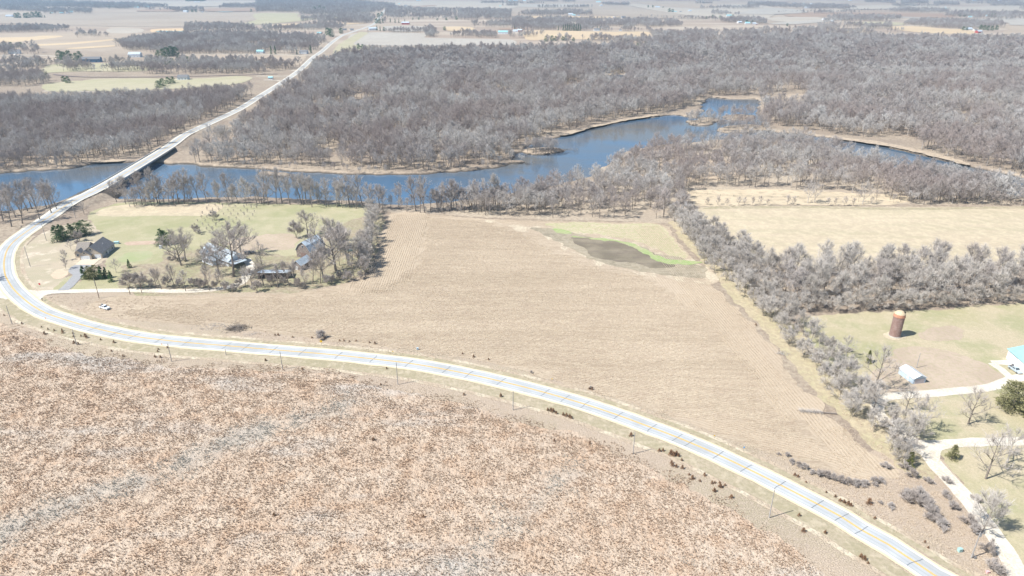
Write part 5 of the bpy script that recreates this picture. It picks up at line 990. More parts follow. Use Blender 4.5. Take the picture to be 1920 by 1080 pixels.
dens = np.array([fr(a, b, 26.0, 9.1) for a, b in pp]); pp = pp[dens > -1.5]
wsw = swale_w(pp) * .8
scatter('prairie_grass', np.column_stack([pp, np.full(len(pp), .05)]), nrs.uniform(0, 6.28, len(pp)), nrs.uniform(.85, 1.2, len(pp)), np.where(nrs.uniform(0, 1, len(pp)) < wsw, 4, nrs.randint(0, 4, len(pp))), [tuft_patch(300 + i, 4.4, 40, .38, 10, .05, (TUFT, TUFT2), spread=.16, dark=.32) for i in range(4)] + [tuft_patch(309, 4.4, 30, .4, 10, .05, (TUFTG,), spread=.2)], 'tan and rust coloured dead prairie grass in clumps across the foreground', 'grass')
# verge grass, sparser and shorter
vp = grid_in([(80,560),(300,556),(480,640),(760,668),(1000,725),(1300,830),(1560,965),(1760,1078),(1920,1190),(1920,1100),(1840,980),(1760,885),(1660,885),(1560,880),(1380,825),(1200,758),(1000,700),(800,658),(600,634),(400,610),(220,595),(150,585)], 4.6, .5)
vq = grid_in([(0,592),(140,645),(330,676),(620,692),(900,752),(1180,848),(1440,985),(1640,1120),(1640,1180),(1500,1035),(1350,945),(1180,862),(980,795),(740,732),(480,694),(140,662),(0,612)], 4.2, .5)
wz_ = grid_in([(1545,700),(1600,760),(1700,860),(1790,940),(1860,1020),(1900,1110),(1800,1100),(1660,990),(1480,880),(1560,860)], 4.4, .5)
gp_ = np.concatenate([vp, vq, wz_]); dr = dist_line(ROADW[::2], gp_); gp_ = gp_[dr > 6.5]
VT = NT('verge_grass_blades'); VTm = VT.done(VT.mix(VT.noise(.08, 4), (0.55, 0.45, 0.34), (0.66, 0.56, 0.43)), .9, .05)
scatter('verge_grass', np.column_stack([gp_, np.full(len(gp_), .05)]), nrs.uniform(0, 6.28, len(gp_)), nrs.uniform(.8, 1.2, len(gp_)), nrs.randint(0, 3, len(gp_)), [tuft_patch(320 + i, 4.6, 15, .3, 7, .045, (VTm,)) for i in range(3)], 'rough dead grass on the banks beside the road', 'grass')
# corn stubble in rows
ROWP = 6.0
def rows_of(poly, ang, protos_n, seed):
    q = grid_in(poly, ROWP, 0, ang); return q, np.full(len(q), ang)
fpoly = [P2(*p) for p in FIELD]
aR = math.atan2(*(np.array(P2(1560, 795)) - np.array(P2(1332, 540)))[::-1])
right_strip = [(1180,430),(1240,420),(1268,450),(1302,490),(1332,540),(1392,602),(1450,682),(1500,742),(1560,795),(1620,852),(1662,888),(1600,885),(1520,820),(1440,735),(1370,650),(1300,560),(1255,500)]
aL = math.atan2(*(np.array(P2(700, 540)) - np.array(P2(758, 400)))[::-1])
left_strip = [(735,400),(800,402),(792,450),(780,510),(740,545),(640,545),(690,514),(704,480),(715,450),(728,420)]
aM = math.atan2(*(np.array(P2(1300, 780)) - np.array(P2(700, 645)))[::-1]) * .7
main = [P2(*p) for p in [(210,592),(300,575),(440,566),(600,552),(690,540),(780,512),(795,450),(800,405),(900,414),(980,440),(1060,480),(1120,505),(1200,520),(1300,562),(1370,652),(1440,737),(1520,822),(1600,886),(1560,878),(1480,858),(1380,823),(1290,786),(1200,756),(1100,726),(1000,696),(900,671),(800,656),(700,645),(600,632),(480,618),(380,606),(300,600)]]
sp_, sr_ = [], []
for pl, an, wp in ((right_strip, aR, False), (left_strip, aL, False), (main, aM, True)):
    q = grid_in(pl, ROWP, 0, an, wp); sp_.append(q); sr_.append(np.full(len(q), an))
q = grid_in([(1100,425),(1236,424),(1285,480),(1230,466),(1150,446)], ROWP, 0, aR); sp_.append(q); sr_.append(np.full(len(q), aR))
sp_ = np.concatenate(sp_); sr_ = np.concatenate(sr_)
k = inside(fpoly, sp_); sp_, sr_ = sp_[k], sr_[k]
scatter('corn_stubble_rows', np.column_stack([sp_, np.full(len(sp_), .05)]), sr_, np.ones(len(sp_)), nrs.randint(0, 4, len(sp_)), [tuft_patch(340 + i, ROWP, 230, .24, 3, .06, (STALK,), rows=1.2, spread=.16) for i in range(4)], 'pale cut corn stubble standing in rows across the big field', 'stubble')
# ================================================================== buildings
WHITE = mat_plain('white_siding', (0.74, 0.77, 0.80), .04, 1); TANW = mat_plain('tan_siding', (0.52, 0.45, 0.37), .08, 1); GREYW = mat_plain('grey_siding', (0.40, 0.41, 0.42), .06, 1)
BROWNW = mat_plain('weathered_boards', (0.27, 0.225, 0.20), .25, 1.5); REDW = mat_plain('red_boards', (0.42, 0.09, 0.08), .15, 1); ROOF_D = mat_plain('dark_shingles', (0.20, 0.20, 0.205), .12, 1.5)
ROOF_T = mat_plain('brown_shingles', (0.26, 0.23, 0.20), .12, 1.5); METAL = mat_plain('pale_metal_roof', (0.56, 0.64, 0.70), .14, .6, .45, .4, 0.0); METAL_B = mat_plain('blue_grey_metal_roof', (0.40, 0.46, 0.50), .18, .5, .45, .4, 0.0)
TEAL = mat_plain('turquoise_metal_roof', (0.36, 0.66, 0.68), .06, .5, .4, .5, .1); GLASS = mat_plain('window_glass', (0.05, 0.07, 0.09), .1, 1, .1, .6); TRIM = mat_plain('white_trim', (0.80, 0.80, 0.78), .03)
CONC = mat_plain('concrete', (0.50, 0.48, 0.44), .1, .5); CONC_D = mat_plain('stained_concrete', (0.30, 0.30, 0.29), .15, .4); STEEL = mat_plain('galvanised_steel', (0.38, 0.40, 0.42), .1, 1, .4, .5, .6); BLACK = mat_plain('black_rubber_and_dark', (0.02, 0.02, 0.02), .1)
def gable_walls(mb, x0, y0, L, W, eave, rise, ridge='x', z0=0.0):
    if ridge == 'x': mb.prismx([(y0, z0), (y0 + W, z0), (y0 + W, eave), (y0 + W / 2, eave + rise), (y0, eave)], x0, x0 + L)
    else: mb.prism([(x0, z0), (x0 + L, z0), (x0 + L, eave), (x0 + L / 2, eave + rise), (x0, eave)][::-1], y0, y0 + W)
def gable_roof(mb, x0, y0, L, W, eave, rise, ridge='x', ov=.45, th=.16):
    if ridge == 'x':
        h = W / 2; sl = rise / h
        for sg in (-1, 1):
            a = y0 + h + sg * (h + ov); e = eave - ov * sl; c = y0 + h
            mb.prismx([(a, e + .02), (c, eave + rise + .02), (c, eave + rise + th), (a, e + th)] if sg < 0 else [(c, eave + rise + .02), (a, e + .02), (a, e + th), (c, eave + rise + th)], x0 - ov, x0 + L + ov)
    else:
        h = L / 2; sl = rise / h
        for sg in (-1, 1):
            a = x0 + h + sg * (h + ov); e = eave - ov * sl; c = x0 + h
            mb.prism([(a, e + .02), (a, e + th), (c, eave + rise + th), (c, eave + rise + .02)] if sg < 0 else [(c, eave + rise + .02), (c, eave + rise + th), (a, e + th), (a, e + .02)], y0 - ov, y0 + W + ov)
def site(A, B):
    a = np.array(P2(*A)); b = np.array(P2(*B)); d = b - a; return (a[0], a[1]), math.atan2(d[1], d[0]), float(np.hypot(*d))
def wbox(parent, name, x0, y0, z0, x1, y1, z1, mat):
    mb = MB(); mb.box(x0, y0, z0, x1, y1, z1); return mb.build(name, mat, parent)
def window(parent, x, z, y=0.0, w=1.0, h=1.1, side='front'):
    """window on a front wall (facing -y) or on a right hand wall (facing +x, x is then the wall)"""
    f = MB(); g = MB()
    if side == 'front':
        f.box(x - w / 2 - .1, y - .09, z - .1, x + w / 2 + .1, y + .02, z + h + .1); g.box(x - w / 2, y - .13, z, x + w / 2, y - .05, z + h)
    else:
        f.box(x - .02, y - w / 2 - .1, z - .1, x + .09, y + w / 2 + .1, z + h + .1); g.box(x + .05, y - w / 2, z, x + .13, y + w / 2, z + h)
    fo = f.build('window', TRIM, parent); g.build('pane', GLASS, fo)
# tan ranch house with two garage doors
loc, rz, L = site((155, 485.6), (192.5, 484.4))
hs = T('ranch_house', 'tan gabled house with dark shingle roof and two white garage doors beside the road bend', 'house', loc, rz)
mb = MB(); gable_walls(mb, 0, 0, L, 16.0, 3.1, 4.0, 'y'); gable_walls(mb, -.6, -1.6, L * .58, 4.0, 2.9, 2.3, 'y'); gable_walls(mb, -5.2, 5.0, 6.0, 9.5, 3.0, 3.4, 'x'); gable_walls(mb, -4.6, 2.0, 3.6, 4.0, 2.9, 1.5, 'y'); mb.build('wall', TANW, hs)
wbox(hs, 'side_wall', L + .004, .3, 0, L + .03, 15.9, 2.95, GREYW)
mb = MB(); gable_roof(mb, 0, 0, L, 16.0, 3.1, 4.0, 'y'); gable_roof(mb, -.6, -1.6, L * .58, 4.0, 2.9, 2.3, 'y', .4); gable_roof(mb, -4.6, 2.0, 3.6, 4.0, 2.9, 1.5, 'y', .35); r_ = mb.build('roof', ROOF_D, hs)
mb = MB(); gable_roof(mb, -5.2, 5.0, 6.0, 9.5, 3.0, 3.4, 'x'); mb.build('roof', ROOF_T, hs)
mb = MB(); mb.tube((L * .75, 9, 4.4), (L * .75, 9, 6.0), .12, .12, 8); mb.build('vent_pipe', TRIM, r_)
for x0, x1, y in ((.2, 4.9, -1.6), (L * .64, L - .5, 0)):
    d_ = MB(); d_.box(x0, y - .07, 0.02, x1, y + .02, 2.35)
    do = d_.build('garage_door', WHITE, hs); pn = MB()
    for k in range(3):
        for j in range(4): w = (x1 - x0) / 4; pn.box(x0 + j * w + .1, y - .10, .15 + k * .75, x0 + (j + 1) * w - .1, y - .06, .72 + k * .75)
    pn.build('door_panel', WHITE, do)
window(hs, 2.4, 3.6, -1.6, 1.0, .7); window(hs, L * .5, 4.9, 0, 1.1, .8); window(hs, -2.8, 1.0, 2.0, 1.6, 1.2); window(hs, L + .03, 1.0, 5, 1.2, 1.2, 'right'); window(hs, L + .03, 1.0, 12.5, 1.2, 1.2, 'right')
wbox(hs, 'door', L + .03, 6.8, .05, L + .10, 7.8, 2.1, TRIM)
# grey metal roofed house behind the oaks
loc, rz, L = site((378, 481), (404, 489.5)); L = 9.5
hb = T('farmhouse', 'long low white house with a blue grey metal roof behind the bare oaks', 'house', loc, rz - .05)
mb = MB(); gable_walls(mb, 0, 0, 26, 11, 3.0, 3.6, 'x'); gable_walls(mb, 8, -4.5, 10, 8, 2.9, 2.8, 'y'); mb.build('wall', WHITE, hb)
mb = MB(); gable_roof(mb, 0, 0, 26, 11, 3.0, 3.6, 'x', .8); gable_roof(mb, 8, -4.5, 10, 8, 2.9, 2.8, 'y', .6); mb.build('roof', METAL_B, hb)
mb = MB(); mb.box(26.2, -1, 2.6, 32, 8, 2.85); mb.tube((31.6, -.6, 0), (31.6, -.6, 2.6), .1, .1); mb.tube((31.6, 7.6, 0), (31.6, 7.6, 2.6), .1, .1); mb.build('carport', METAL_B, hb)
for x in (2.5, 5.5, 20, 23.5): window(hb, x, 1.0, 0, 1.2, 1.2)
window(hb, 13, 1.0, -4.5, 2.0, 1.2); wbox(hb, 'door', 10, -4.58, .05, 11, -4.5, 2.1, ROOF_D)
# barn with gambrel roof
def gambrel(mb, x0, x1, W, eave, top, y0, y1, roof=False, ov=.5, th=.14):
    xm = (x0 + x1) / 2; w = (x1 - x0) / 2; k = eave + (top - eave) * .62
    pr = [(xm - w, eave), (xm - w * .58, k), (xm, top), (xm + w * .58, k), (xm + w, eave)]
    if not roof: mb.prism(([(xm - w, 0)] + pr + [(xm + w, 0)]), y0, y1)
    else:
        pr = [(xm - w - ov, eave - ov * 1.1)] + pr[1:4] + [(xm + w + ov, eave - ov * 1.1)]
        up = [(p[0] * 1.0, p[1] + th + .03) for p in pr]; mb.prism([(p[0], p[1] + .03) for p in pr][::-1] + up, y0 - ov, y1 + ov) if False else [mb.prism([(a[0], a[1] + .03), (a[0], a[1] + th + .03), (b[0], b[1] + th + .03), (b[0], b[1] + .03)], y0 - ov, y1 + ov) for a, b in zip(pr[:-1], pr[1:])]
loc, rz, L = site((557, 482), (592, 486)); L = 12.0
bn = T('barn', 'tall weathered barn with a bluish metal gambrel roof, half hidden by bare oaks', 'barn', loc, rz - .12)
mb = MB(); gambrel(mb, 0, 9.5, 12, 4.6, 9.6, 0, 13); mb.build('wall', BROWNW, bn)
mb = MB(); gambrel(mb, 0, 9.5, 12, 4.6, 9.6, 0, 13, True); mb.build('roof', METAL, bn)
wbox(bn, 'barn_door', 3, -.12, 0, 6.5, .02, 3.2, mat_plain('barn_door_boards', (0.24, 0.17, 0.15), .2)); window(bn, 4.75, 6.4, 0, 1.1, 1.1); window(bn, 9.5, 1.6, 4, 1, 1, 'right'); window(bn, 9.5, 1.6, 9, 1, 1, 'right')
loc, rz, L = site((549, 505), (562, 507))
ln = T('lean_to_shed', 'small shed with a pale sloping metal roof in front of the barn', 'shed', loc, rz)
mb = MB(); gable_walls(mb, 0, 0, 5.5, 9.5, 2.8, 2.4, 'y'); mb.build('wall', BROWNW, ln); mb = MB(); gable_roof(mb, 0, 0, 5.5, 9.5, 2.8, 2.4, 'y', .3); mb.build('roof', METAL, ln); wbox(ln, 'door', 2, -.09, 0, 3.4, .02, 2.2, TRIM)
loc, rz, L = site((484, 523), (541, 523))
ls = T('long_shed', 'long low shed with a bright bluish metal roof behind the thin grey trees', 'shed', loc, rz)
mb = MB(); mb.prismx([(0, 0), (6, 0), (6, 2.4), (0, 3.4)], 0, L); mb.build('wall', BROWNW, ls); mb = MB(); mb.prismx([(-.4, 3.5), (6.4, 2.36), (6.4, 2.5), (-.4, 3.64)], -.3, L + .3); mb.build('roof', METAL, ls)
for k in range(4): wbox(ls, 'bay_dark_panel', 1 + k * L / 4.2, -.05, .1, 1 + k * L / 4.2 + 2.6, .02, 2.6, BLACK)  # black panels on the solid wall paint the dark inside of bays
if True:   # the shed roof tips towards the viewer
    for o in ls.children:
        if o.name.startswith(('roof', 'wall')): pass
# small white shed in the yard
loc, rz, L = site((1711, 720.5), (1741, 719))
ws = T('yard_shed', 'small white metal shed with a shallow bright gable roof in the bare yard', 'shed', loc, rz)
a_ = np.array(P2(1711, 720.5)); b_ = np.array(P2(1688, 700)); dep = float(np.hypot(*(b_ - a_)))
mb = MB(); gable_walls(mb, 0, 0, L, 1.0, 2.4, 1.2, 'y'); sh = math.atan2(b_[1] - a_[1], b_[0] - a_[0]) - rz
def shear(mb_, dep0, dep1, ang):
    mb_.v = [(v[0] + v[1] / dep0 * dep1 * math.cos(ang), v[1] / dep0 * dep1 * math.sin(ang), v[2]) for v in mb_.v]
rz2 = math.atan2(b_[1] - a_[1], b_[0] - a_[0]) - math.pi / 2
ws.rotation_euler = (0, 0, rz2 + .12)
mb = MB(); gable_walls(mb, 0, 0, 5.4, dep, 2.4, 1.25, 'y'); mb.build('wall', mat_plain('pale_metal_siding', (0.48, 0.58, 0.68), .06), ws)
mb = MB(); gable_roof(mb, 0, 0, 5.4, dep, 2.4, 1.25, 'y', .3); mb.build('roof', mat_plain('bright_metal_roof', (0.72, 0.77, 0.80), .06, .8, .4, .5, .1), ws)
wbox(ws, 'shed_door', .7, -.08, .03, 4.7, .02, 2.2, mat_plain('dull_panel', (0.48, 0.45, 0.47), .06)); window(ws, 0 - .11, 1, 3, .7, .7, 'right')
# big white building with turquoise roof
loc, rz, L = site((1886, 672), (1925, 706))
bg = T('machine_shed', 'large white metal building with a turquoise roof at the right edge', 'shed', loc, rz)
mb = MB(); gable_walls(mb, 0, 0, 24, 13, 4.3, 2.0, 'x'); mb.build('wall', mat_plain('bright_white_metal', (0.80, 0.80, 0.78), .03), bg)
mb = MB(); gable_roof(mb, 0, 0, 24, 13, 4.3, 2.0, 'x', .5); mb.build('roof', TEAL, bg)
wbox(bg, 'sliding_door_track', 1.0, -.12, 3.6, 6.5, .01, 3.8, GREYW); wbox(bg, 'sliding_door', 1.2, -.09, .05, 5.6, .01, 3.6, WHITE)
# silo
loc = P2(1677, 630)
sl = T('brick_silo', 'round brick silo with a rusty orange rim and domed cap on the yard lawn', 'silo', loc)
BRICK = mat_layers('old_silo_brick', (0.33, 0.225, 0.195), [(1.2, 4, .4, .6, (0.43, 0.33, 0.30), .8), (4.0, 2, .45, .58, (0.17, 0.09, 0.075), .6, 0, (1, 1, 3))], (.5, .1)); ORANGE = mat_plain('rusty_orange_tile', (0.50, 0.25, 0.16), .15, 2)
mb = MB(); mb.tube((0, 0, 0), (0, 0, 9.6), 2.25, 2.25, 40); w_ = mb.build('silo_wall', BRICK, sl, True) if False else mb.build('silo_wall', BRICK, sl)
mb = MB(); mb.tube((0, 0, 0), (0, 0, .5), 2.5, 2.42, 40); mb.build('footing', CONC, sl)
mb = MB(); mb.tube((0, 0, 9.6), (0, 0, 9.75), 2.42, 2.42, 40); mb.tube((0, 0, 9.75), (0, 0, 10.9), 2.38, 2.15, 40); mb.build('rim', ORANGE, sl)
mb = MB(); pr_ = [(2.2, 10.9), (1.85, 11.5), (1.2, 12.0), (.5, 12.25), (.05, 12.3)]
for (ra, za), (rb, zb) in zip(pr_[:-1], pr_[1:]): mb.tube((0, 0, za), (0, 0, zb), ra, rb, 40, 0, False)
cp_ = mb.build('dome', mat_plain('tan_dome', (0.62, 0.50, 0.33), .12, 2), sl)
mb = MB(); mb.box(1.0, -.9, 11.3, 1.9, -.1, 11.9); mb.build('dome_hatch', BLACK, cp_)
mb = MB()
for k in range(9): mb.box(-.35, -2.5, 1 + k, .35, -2.2, 1.7 + k)
mb.build('chute_doors', ROOF_D, sl) if False else None
# small things around
def crate(name, label, cat, x, y, L, W, Hh, mat, lid=None, rz=0.2):
    o = T(name, label, cat, P2(x, y), rz); mb = MB(); mb.box(-L / 2, -W / 2, 0, L / 2, W / 2, Hh); mb.box(-L / 2 + .05, -W / 2 - .02, Hh * .2, L / 2 - .05, -W / 2, Hh * .8); mb.build('casing', mat, o)
    mb = MB(); mb.prismx([(-W / 2 - .05, Hh), (W / 2 + .05, Hh), (W / 2 + .05, Hh + .08), (-W / 2 - .05, Hh + .14)], -L / 2 - .05, L / 2 + .05); mb.build('lid', lid or mat, o); return o
crate('utility_cabinet', 'pale green utility cabinet in the dry grass near the bottom right pole', 'utility box', 1799, 1034, 1.1, .8, 1.0, mat_plain('pale_green_paint', (0.38, 0.55, 0.52), .05))
crate('propane_tank_box', 'small pale blue box at the back right corner of the tan house', 'box', 219, 457, 2.6, 1.6, 1.3, mat_plain('pale_blue_paint', (0.45, 0.68, 0.75), .05)); crate('water_tank', 'small white box at the foot of the dark pine', 'box', 302, 466, 1.6, 1.2, 1.8, WHITE)
crate('water_trough', 'small turquoise trough in the shade of the grove', 'trough', 656, 471, 2.6, 1.0, .7, mat_plain('turquoise_plastic', (0.25, 0.6, 0.62), .05)); crate('yard_box', 'small white box beside the gravel bend, left of the yard', 'box', 1674, 793, .9, .9, .8, WHITE)
crate('pink_marker_box', 'tiny pinkish box in the grass at the bottom right', 'box', 1851, 1074, .8, .6, .5, mat_plain('pink_paint', (0.75, 0.45, 0.45), .05))
crate('stacked_pallet', 'small grey box beside the road opposite the yellow sign', 'box', 783, 656, .8, .6, .9, mat_plain('sky_blue_plastic', (0.45, .6, .7), .05))
# ---------------- vehicles
def pickup(name, label, cat, a, b, mat, bed=True):
    pa, pb = np.array(P2(*a)), np.array(P2(*b)); d = pb - pa; c = (pa + pb) / 2
    o = T(name, label, cat, (c[0], c[1]), math.atan2(d[1], d[0]))
    mb = MB(); mb.prism([(-2.8, .45), (2.75, .45), (2.8, .8), (2.7, 1.12), (1.35, 1.2), (1.25, 1.2), (-2.8, 1.2)], -.93, .93)
    if not bed: mb.prism([(-2.75, 1.2), (1.2, 1.2), (.55, 1.75), (-2.5, 1.75)], -.84, .84)
    else:
        mb.prism([(-1.0, 1.2), (1.2, 1.2), (.45, 1.85), (-.8, 1.85)], -.84, .84)
    mb.build('body', mat, o)
    if bed:
        w = MB(); w.box(-2.72, -.8, 1.05, -1.1, .8, 1.22); w.build('truck_bed', mat_plain('dark_bed_liner', (0.08, 0.08, 0.09), .1), o)
        t_ = MB(); t_.box(-2.7, .3, 1.23, -1.9, .75, 1.9); t_.box(-1.8, -.6, 1.23, -1.2, .6, 1.5); t_.build('cargo', ROOF_D, o)
    g = MB(); g.prism([(.62, 1.26), (1.19, 1.26), (.66, 1.76), (.52, 1.76)], -.78, .78); g.prism([(-.75, 1.28), (.55, 1.28), (.3, 1.74), (-.65, 1.74)], -.87, -.845); g.prism([(-.75, 1.28), (.55, 1.28), (.3, 1.74), (-.65, 1.74)], .845, .87); g.build('window', GLASS, o)
    for x in (-1.8, 1.75):
        for y in (-.9, .9):
            wl = MB(); wl.tube((x, y - .12 * np.sign(y), .38), (x, y + .1 * np.sign(y), .38), .38, .38, 18); w_ = wl.build('wheel', BLACK, o)
            rm = MB(); rm.tube((x, y + .1 * np.sign(y), .38), (x, y + .12 * np.sign(y), .38), .2, .2, 14); rm.build('rim', STEEL, w_)
    for y in (-.68, .68): h_ = MB(); h_.box(2.74, y - .18, .78, 2.82, y + .18, .98); h_.build('headlight', TRIM, o)
    bp = MB(); bp.box(2.76, -.9, .42, 2.92, .9, .62); bp.box(-2.95, -.9, .42, -2.81, .9, .62); bp.build('bumper', STEEL, o); return o
pickup('pickup_truck', 'white pickup truck parked on the dry grass inside the road bend', 'truck', (187, 576), (207, 582), mat_plain('white_car_paint', (0.80, 0.83, 0.85), .02, 1, .25, .5))
pickup('parked_car', 'dark grey car parked right of the grey metal roofed house', 'car', (461, 477), (475, 475), mat_plain('dark_car_paint', (0.10, 0.12, 0.14), .05, 1, .25, .5), False)
pickup('parked_car', 'silver vehicle parked below the turquoise roofed building', 'car', (1894, 690), (1912, 702), mat_plain('silver_car_paint', (0.45, 0.52, 0.56), .03, 1, .25, .5), True)
# ---------------- poles and signs
WOODP = mat_plain('weathered_pole', (0.40, 0.38, 0.36), .12, 1); WOODD = mat_plain('brown_pole', (0.20, 0.13, 0.10), .15, 1)
for i, (x, y, hpx, dark, lab) in enumerate([(23,608,34,0,'grey wooden utility pole at the left edge, left of the road bend'),(144,647,29,0,'grey utility pole among the seedlings below the road bend'),(322,678,33,0,'grey utility pole beside the pale grass bank left of centre'),(424,666,11,0,'short wooden post just below the road edge'),(530,693,33,0,'grey utility pole standing before the road left of centre'),
    (746,721,40,0,'tall grey utility pole whose shadow crosses the ditch in the middle'),(962,769,35,0,'grey utility pole below the road near the middle of the photo'),(1187,851,38,0,'grey utility pole with a leaning shadow, left of the seedlings'),(1442,971,49,0,'grey utility pole beside the lower part of the road'),
    (186,559,31,1,'brown utility pole between the lane and the white pickup'),(244,552,20,1,'dark brown pole left of the lane trees'),(266,549,18,1,'second dark pole among the lane trees'),(57,500,38,0,'grey utility pole in the meadow inside the road bend'),(87,451,31,0,'grey utility pole at the end of the guardrail'),(142,409,30,0,'grey utility pole on the embankment slope by the guardrail'),
    (1718,690,27,0,'slim grey pole behind the white yard shed'),(1675,832,26,0,'slim grey pole in the hedgerow by the gravel junction'),(179,536,15,0,'short grey post on the lawn below the cedars'),(1694,872,30,0,'slim grey pole beside the small green cedar')]):
    h = hpx / (ppm(y) * math.cos(math.atan(H / P2(960, y)[1]))); o = T('utility_pole' if h > 4 else 'post', lab, 'pole', P2(x, y)); mb = MB(); mb.tube((0, 0, -.5), (0, 0, h), .17, .11, 8); mb.build('pole', WOODD if dark else WOODP, o)
    if h > 6:
        mb = MB(); mb.tube((0, 0, h), (0, 0, h + .28), .05, .04, 6); mb.tube((.0, .12, h - .9), (.25, .12, h - .8), .04, .06, 6); mb.build('insulator', CONC, o)
o = T('transformer_pole', 'pale utility pole with transformer and meter boxes at the bottom right', 'pole', P2(1821, 1046)); h = 9.0
mb = MB(); mb.tube((0, 0, -.5), (0, 0, h), .19, .13, 10); mb.build('pole', WOODP, o); mb = MB(); mb.tube((.34, 0, h - 1.6), (.34, 0, h - .7), .24, .24, 12); mb.build('transformer', STEEL, o)
mb = MB(); mb.box(-1.0, -.06, h - .55, 1.0, .06, h - .4); mb.build('crossarm', WOODP, o); mb = MB(); mb.box(-.15, -.42, .8, .2, -.2, 1.6); mb.box(.5, -.5, 0, 1.0, -.1, .8); mb.build('meter_box', STEEL, o); mb = MB()
for x in (-.85, 0, .85): mb.tube((x, 0, h - .4), (x, 0, h - .15), .05, .04, 6)
mb.build('insulator', CONC, o)
YS = mat_plain('yellow_sign_paint', (0.80, 0.50, 0.04), .03); OS = mat_plain('orange_marker', (0.85, 0.33, 0.05), .03); RS = mat_plain('red_sign_paint', (0.60, 0.05, 0.06), .03); BS = mat_plain('blue_sign_paint', (0.10, 0.35, 0.70), .03)
def sign(name, label, x, y, h, w, mat, shape='diamond', rz=0.0):
    o = T(name, label, 'sign', P2(x, y), rz); mb = MB(); mb.box(-.04, -.03, -.2, .04, .03, h); mb.build('post', STEEL, o)
    mb = MB(); c = h - w * .5; n = {'diamond': 4, 'oct': 8, 'rect': 4}[shape]; ph = {'diamond': 0, 'oct': math.pi / 8, 'rect': math.pi / 4}[shape]
    pr = [(w * .6 * math.cos(2 * math.pi * k / n + ph), c + w * .6 * math.sin(2 * math.pi * k / n + ph)) for k in range(n)]
    mb.prism(pr, -.075, -.035); mb.build('panel', mat, o); return o
sign('warning_sign', 'yellow diamond warning sign on a tall post above the road', 603, 649, 2.9, 1.1, YS); sign('road_marker', 'small yellow marker plate beside the road, left of the blue box', 737, 665, 1.8, .5, YS, 'rect')
sign('road_marker', 'small yellow marker at the verge above the middle of the road', 1035, 713, .9, .5, YS, 'rect'); sign('road_marker', 'small yellow marker above the lower road by the field corner', 1339, 820, 1.0, .5, YS, 'rect')
sign('road_marker', 'small orange marker left of the road bend by the seedlings', 86, 599, 1.0, .55, OS, 'rect'); sign('road_marker', 'small orange marker below the road near the pale grass bank', 304, 648, 1.0, .5, OS, 'rect')
sign('stop_sign', 'small red octagonal sign seen at the lane junction', 76, 539, 2.4, .9, RS, 'oct'); sign('blue_sign', 'small blue sign on a thin post in the verge above the lower road', 1394, 846, 1.9, .6, BS, 'rect')
o = T('mailbox', 'dark mailbox on a post where the farm lane meets the road', 'mailbox', P2(80, 564), .3); mb = MB(); mb.box(-.06, -.06, -.1, .06, .06, 1.1); mb.build('post', WOODD, o)
mb = MB(); mb.prism([(-.2, 1.1), (-.2, 1.35)] + [(.2 * math.cos(a), 1.35 + .18 * math.sin(a)) for a in (2.5, 1.57, .64)] + [(.2, 1.35), (.2, 1.1)], -.3, .3); mb.build('box', ROOF_D, o)
# ---------------- guardrails and bridge
def sub(s0, s1): k = (ROADS >= s0) & (ROADS <= s1); return ROADW[k], ROADZ[k], ROADS[k]
def nrm_(line): d = np.gradient(line, axis=0); d /= np.hypot(d[:, 0], d[:, 1])[:, None]; return np.stack([-d[:, 1], d[:, 0]], 1)
def rail(label, s0, s1, off):
    ln_, z_, _ = sub(s0, s1); n_ = nrm_(ln_); q = ln_ + n_ * off; base = (q[0, 0], q[0, 1], z_[0]); o = T('guardrail', label, 'guardrail', base)
    a = MB(); b = MB(); tot = 0
    for i in range(len(q) - 1):
        for zc, hh in ((.62, .12),):
            p0 = Vector((q[i, 0] - base[0], q[i, 1] - base[1], z_[i] - base[2] + zc)); p1 = Vector((q[i + 1, 0] - base[0], q[i + 1, 1] - base[1], z_[i + 1] - base[2] + zc))
            vs = []
            for p in (p0, p1):
                for dz in (-.16, .16):
                    for dn in (-.05, .05): vs.append((p.x + n_[i, 0] * dn, p.y + n_[i, 1] * dn, p.z + dz))
            a.add(vs, [(0, 1, 5, 4), (2, 6, 7, 3), (0, 4, 6, 2), (1, 3, 7, 5), (0, 2, 3, 1), (4, 5, 7, 6)])
        b.box(q[i, 0] - base[0] - .08, q[i, 1] - base[1] - .08, z_[i] - base[2] - .5, q[i, 0] - base[0] + .08, q[i, 1] - base[1] + .08, z_[i] - base[2] + .74)
    a.build('rail_beam', STEEL, o); b.build('rail_posts', WOODD, o)
rail('steel guardrail along the field side of the bridge approach', road_s(P2(112, 398, 1)), BR0 - 1, -6.3); rail('steel guardrail along the upstream side of the bridge approach', road_s(P2(80, 414, 0)), BR0 - 1, 6.3)
rail('steel guardrail on the field side beyond the far end of the bridge', BR1 + 1, BR1 + 70, -6.3); rail('steel guardrail on the far side beyond the bridge end', BR1 + 1, BR1 + 70, 6.3)
ln_, z_, s_ = sub(BR0 - 2, BR1 + 2); n_ = nrm_(ln_); c0 = (ln_[0, 0], ln_[0, 1], 0); bo = T('road_bridge', 'concrete road bridge with dark girders crossing the river', 'bridge', c0)
def strip(mb, off0, off1, z0, z1):
    for i in range(len(ln_) - 1):
        vs = []
        for j in (i, i + 1):
            for of in (off0, off1):
                for z in (z0, z1): p = ln_[j] + n_[j] * of; vs.append((p[0] - c0[0], p[1] - c0[1], DECK + z))
        mb.add(vs, [(0, 1, 5, 4), (2, 6, 7, 3), (1, 3, 7, 5), (0, 4, 6, 2)] + ([(0, 2, 3, 1)] if i == 0 else []) + ([(4, 5, 7, 6)] if i == len(ln_) - 2 else []))
mb = MB(); strip(mb, -6.4, 6.4, -.35, .12); mb.build('deck', CONC, bo)
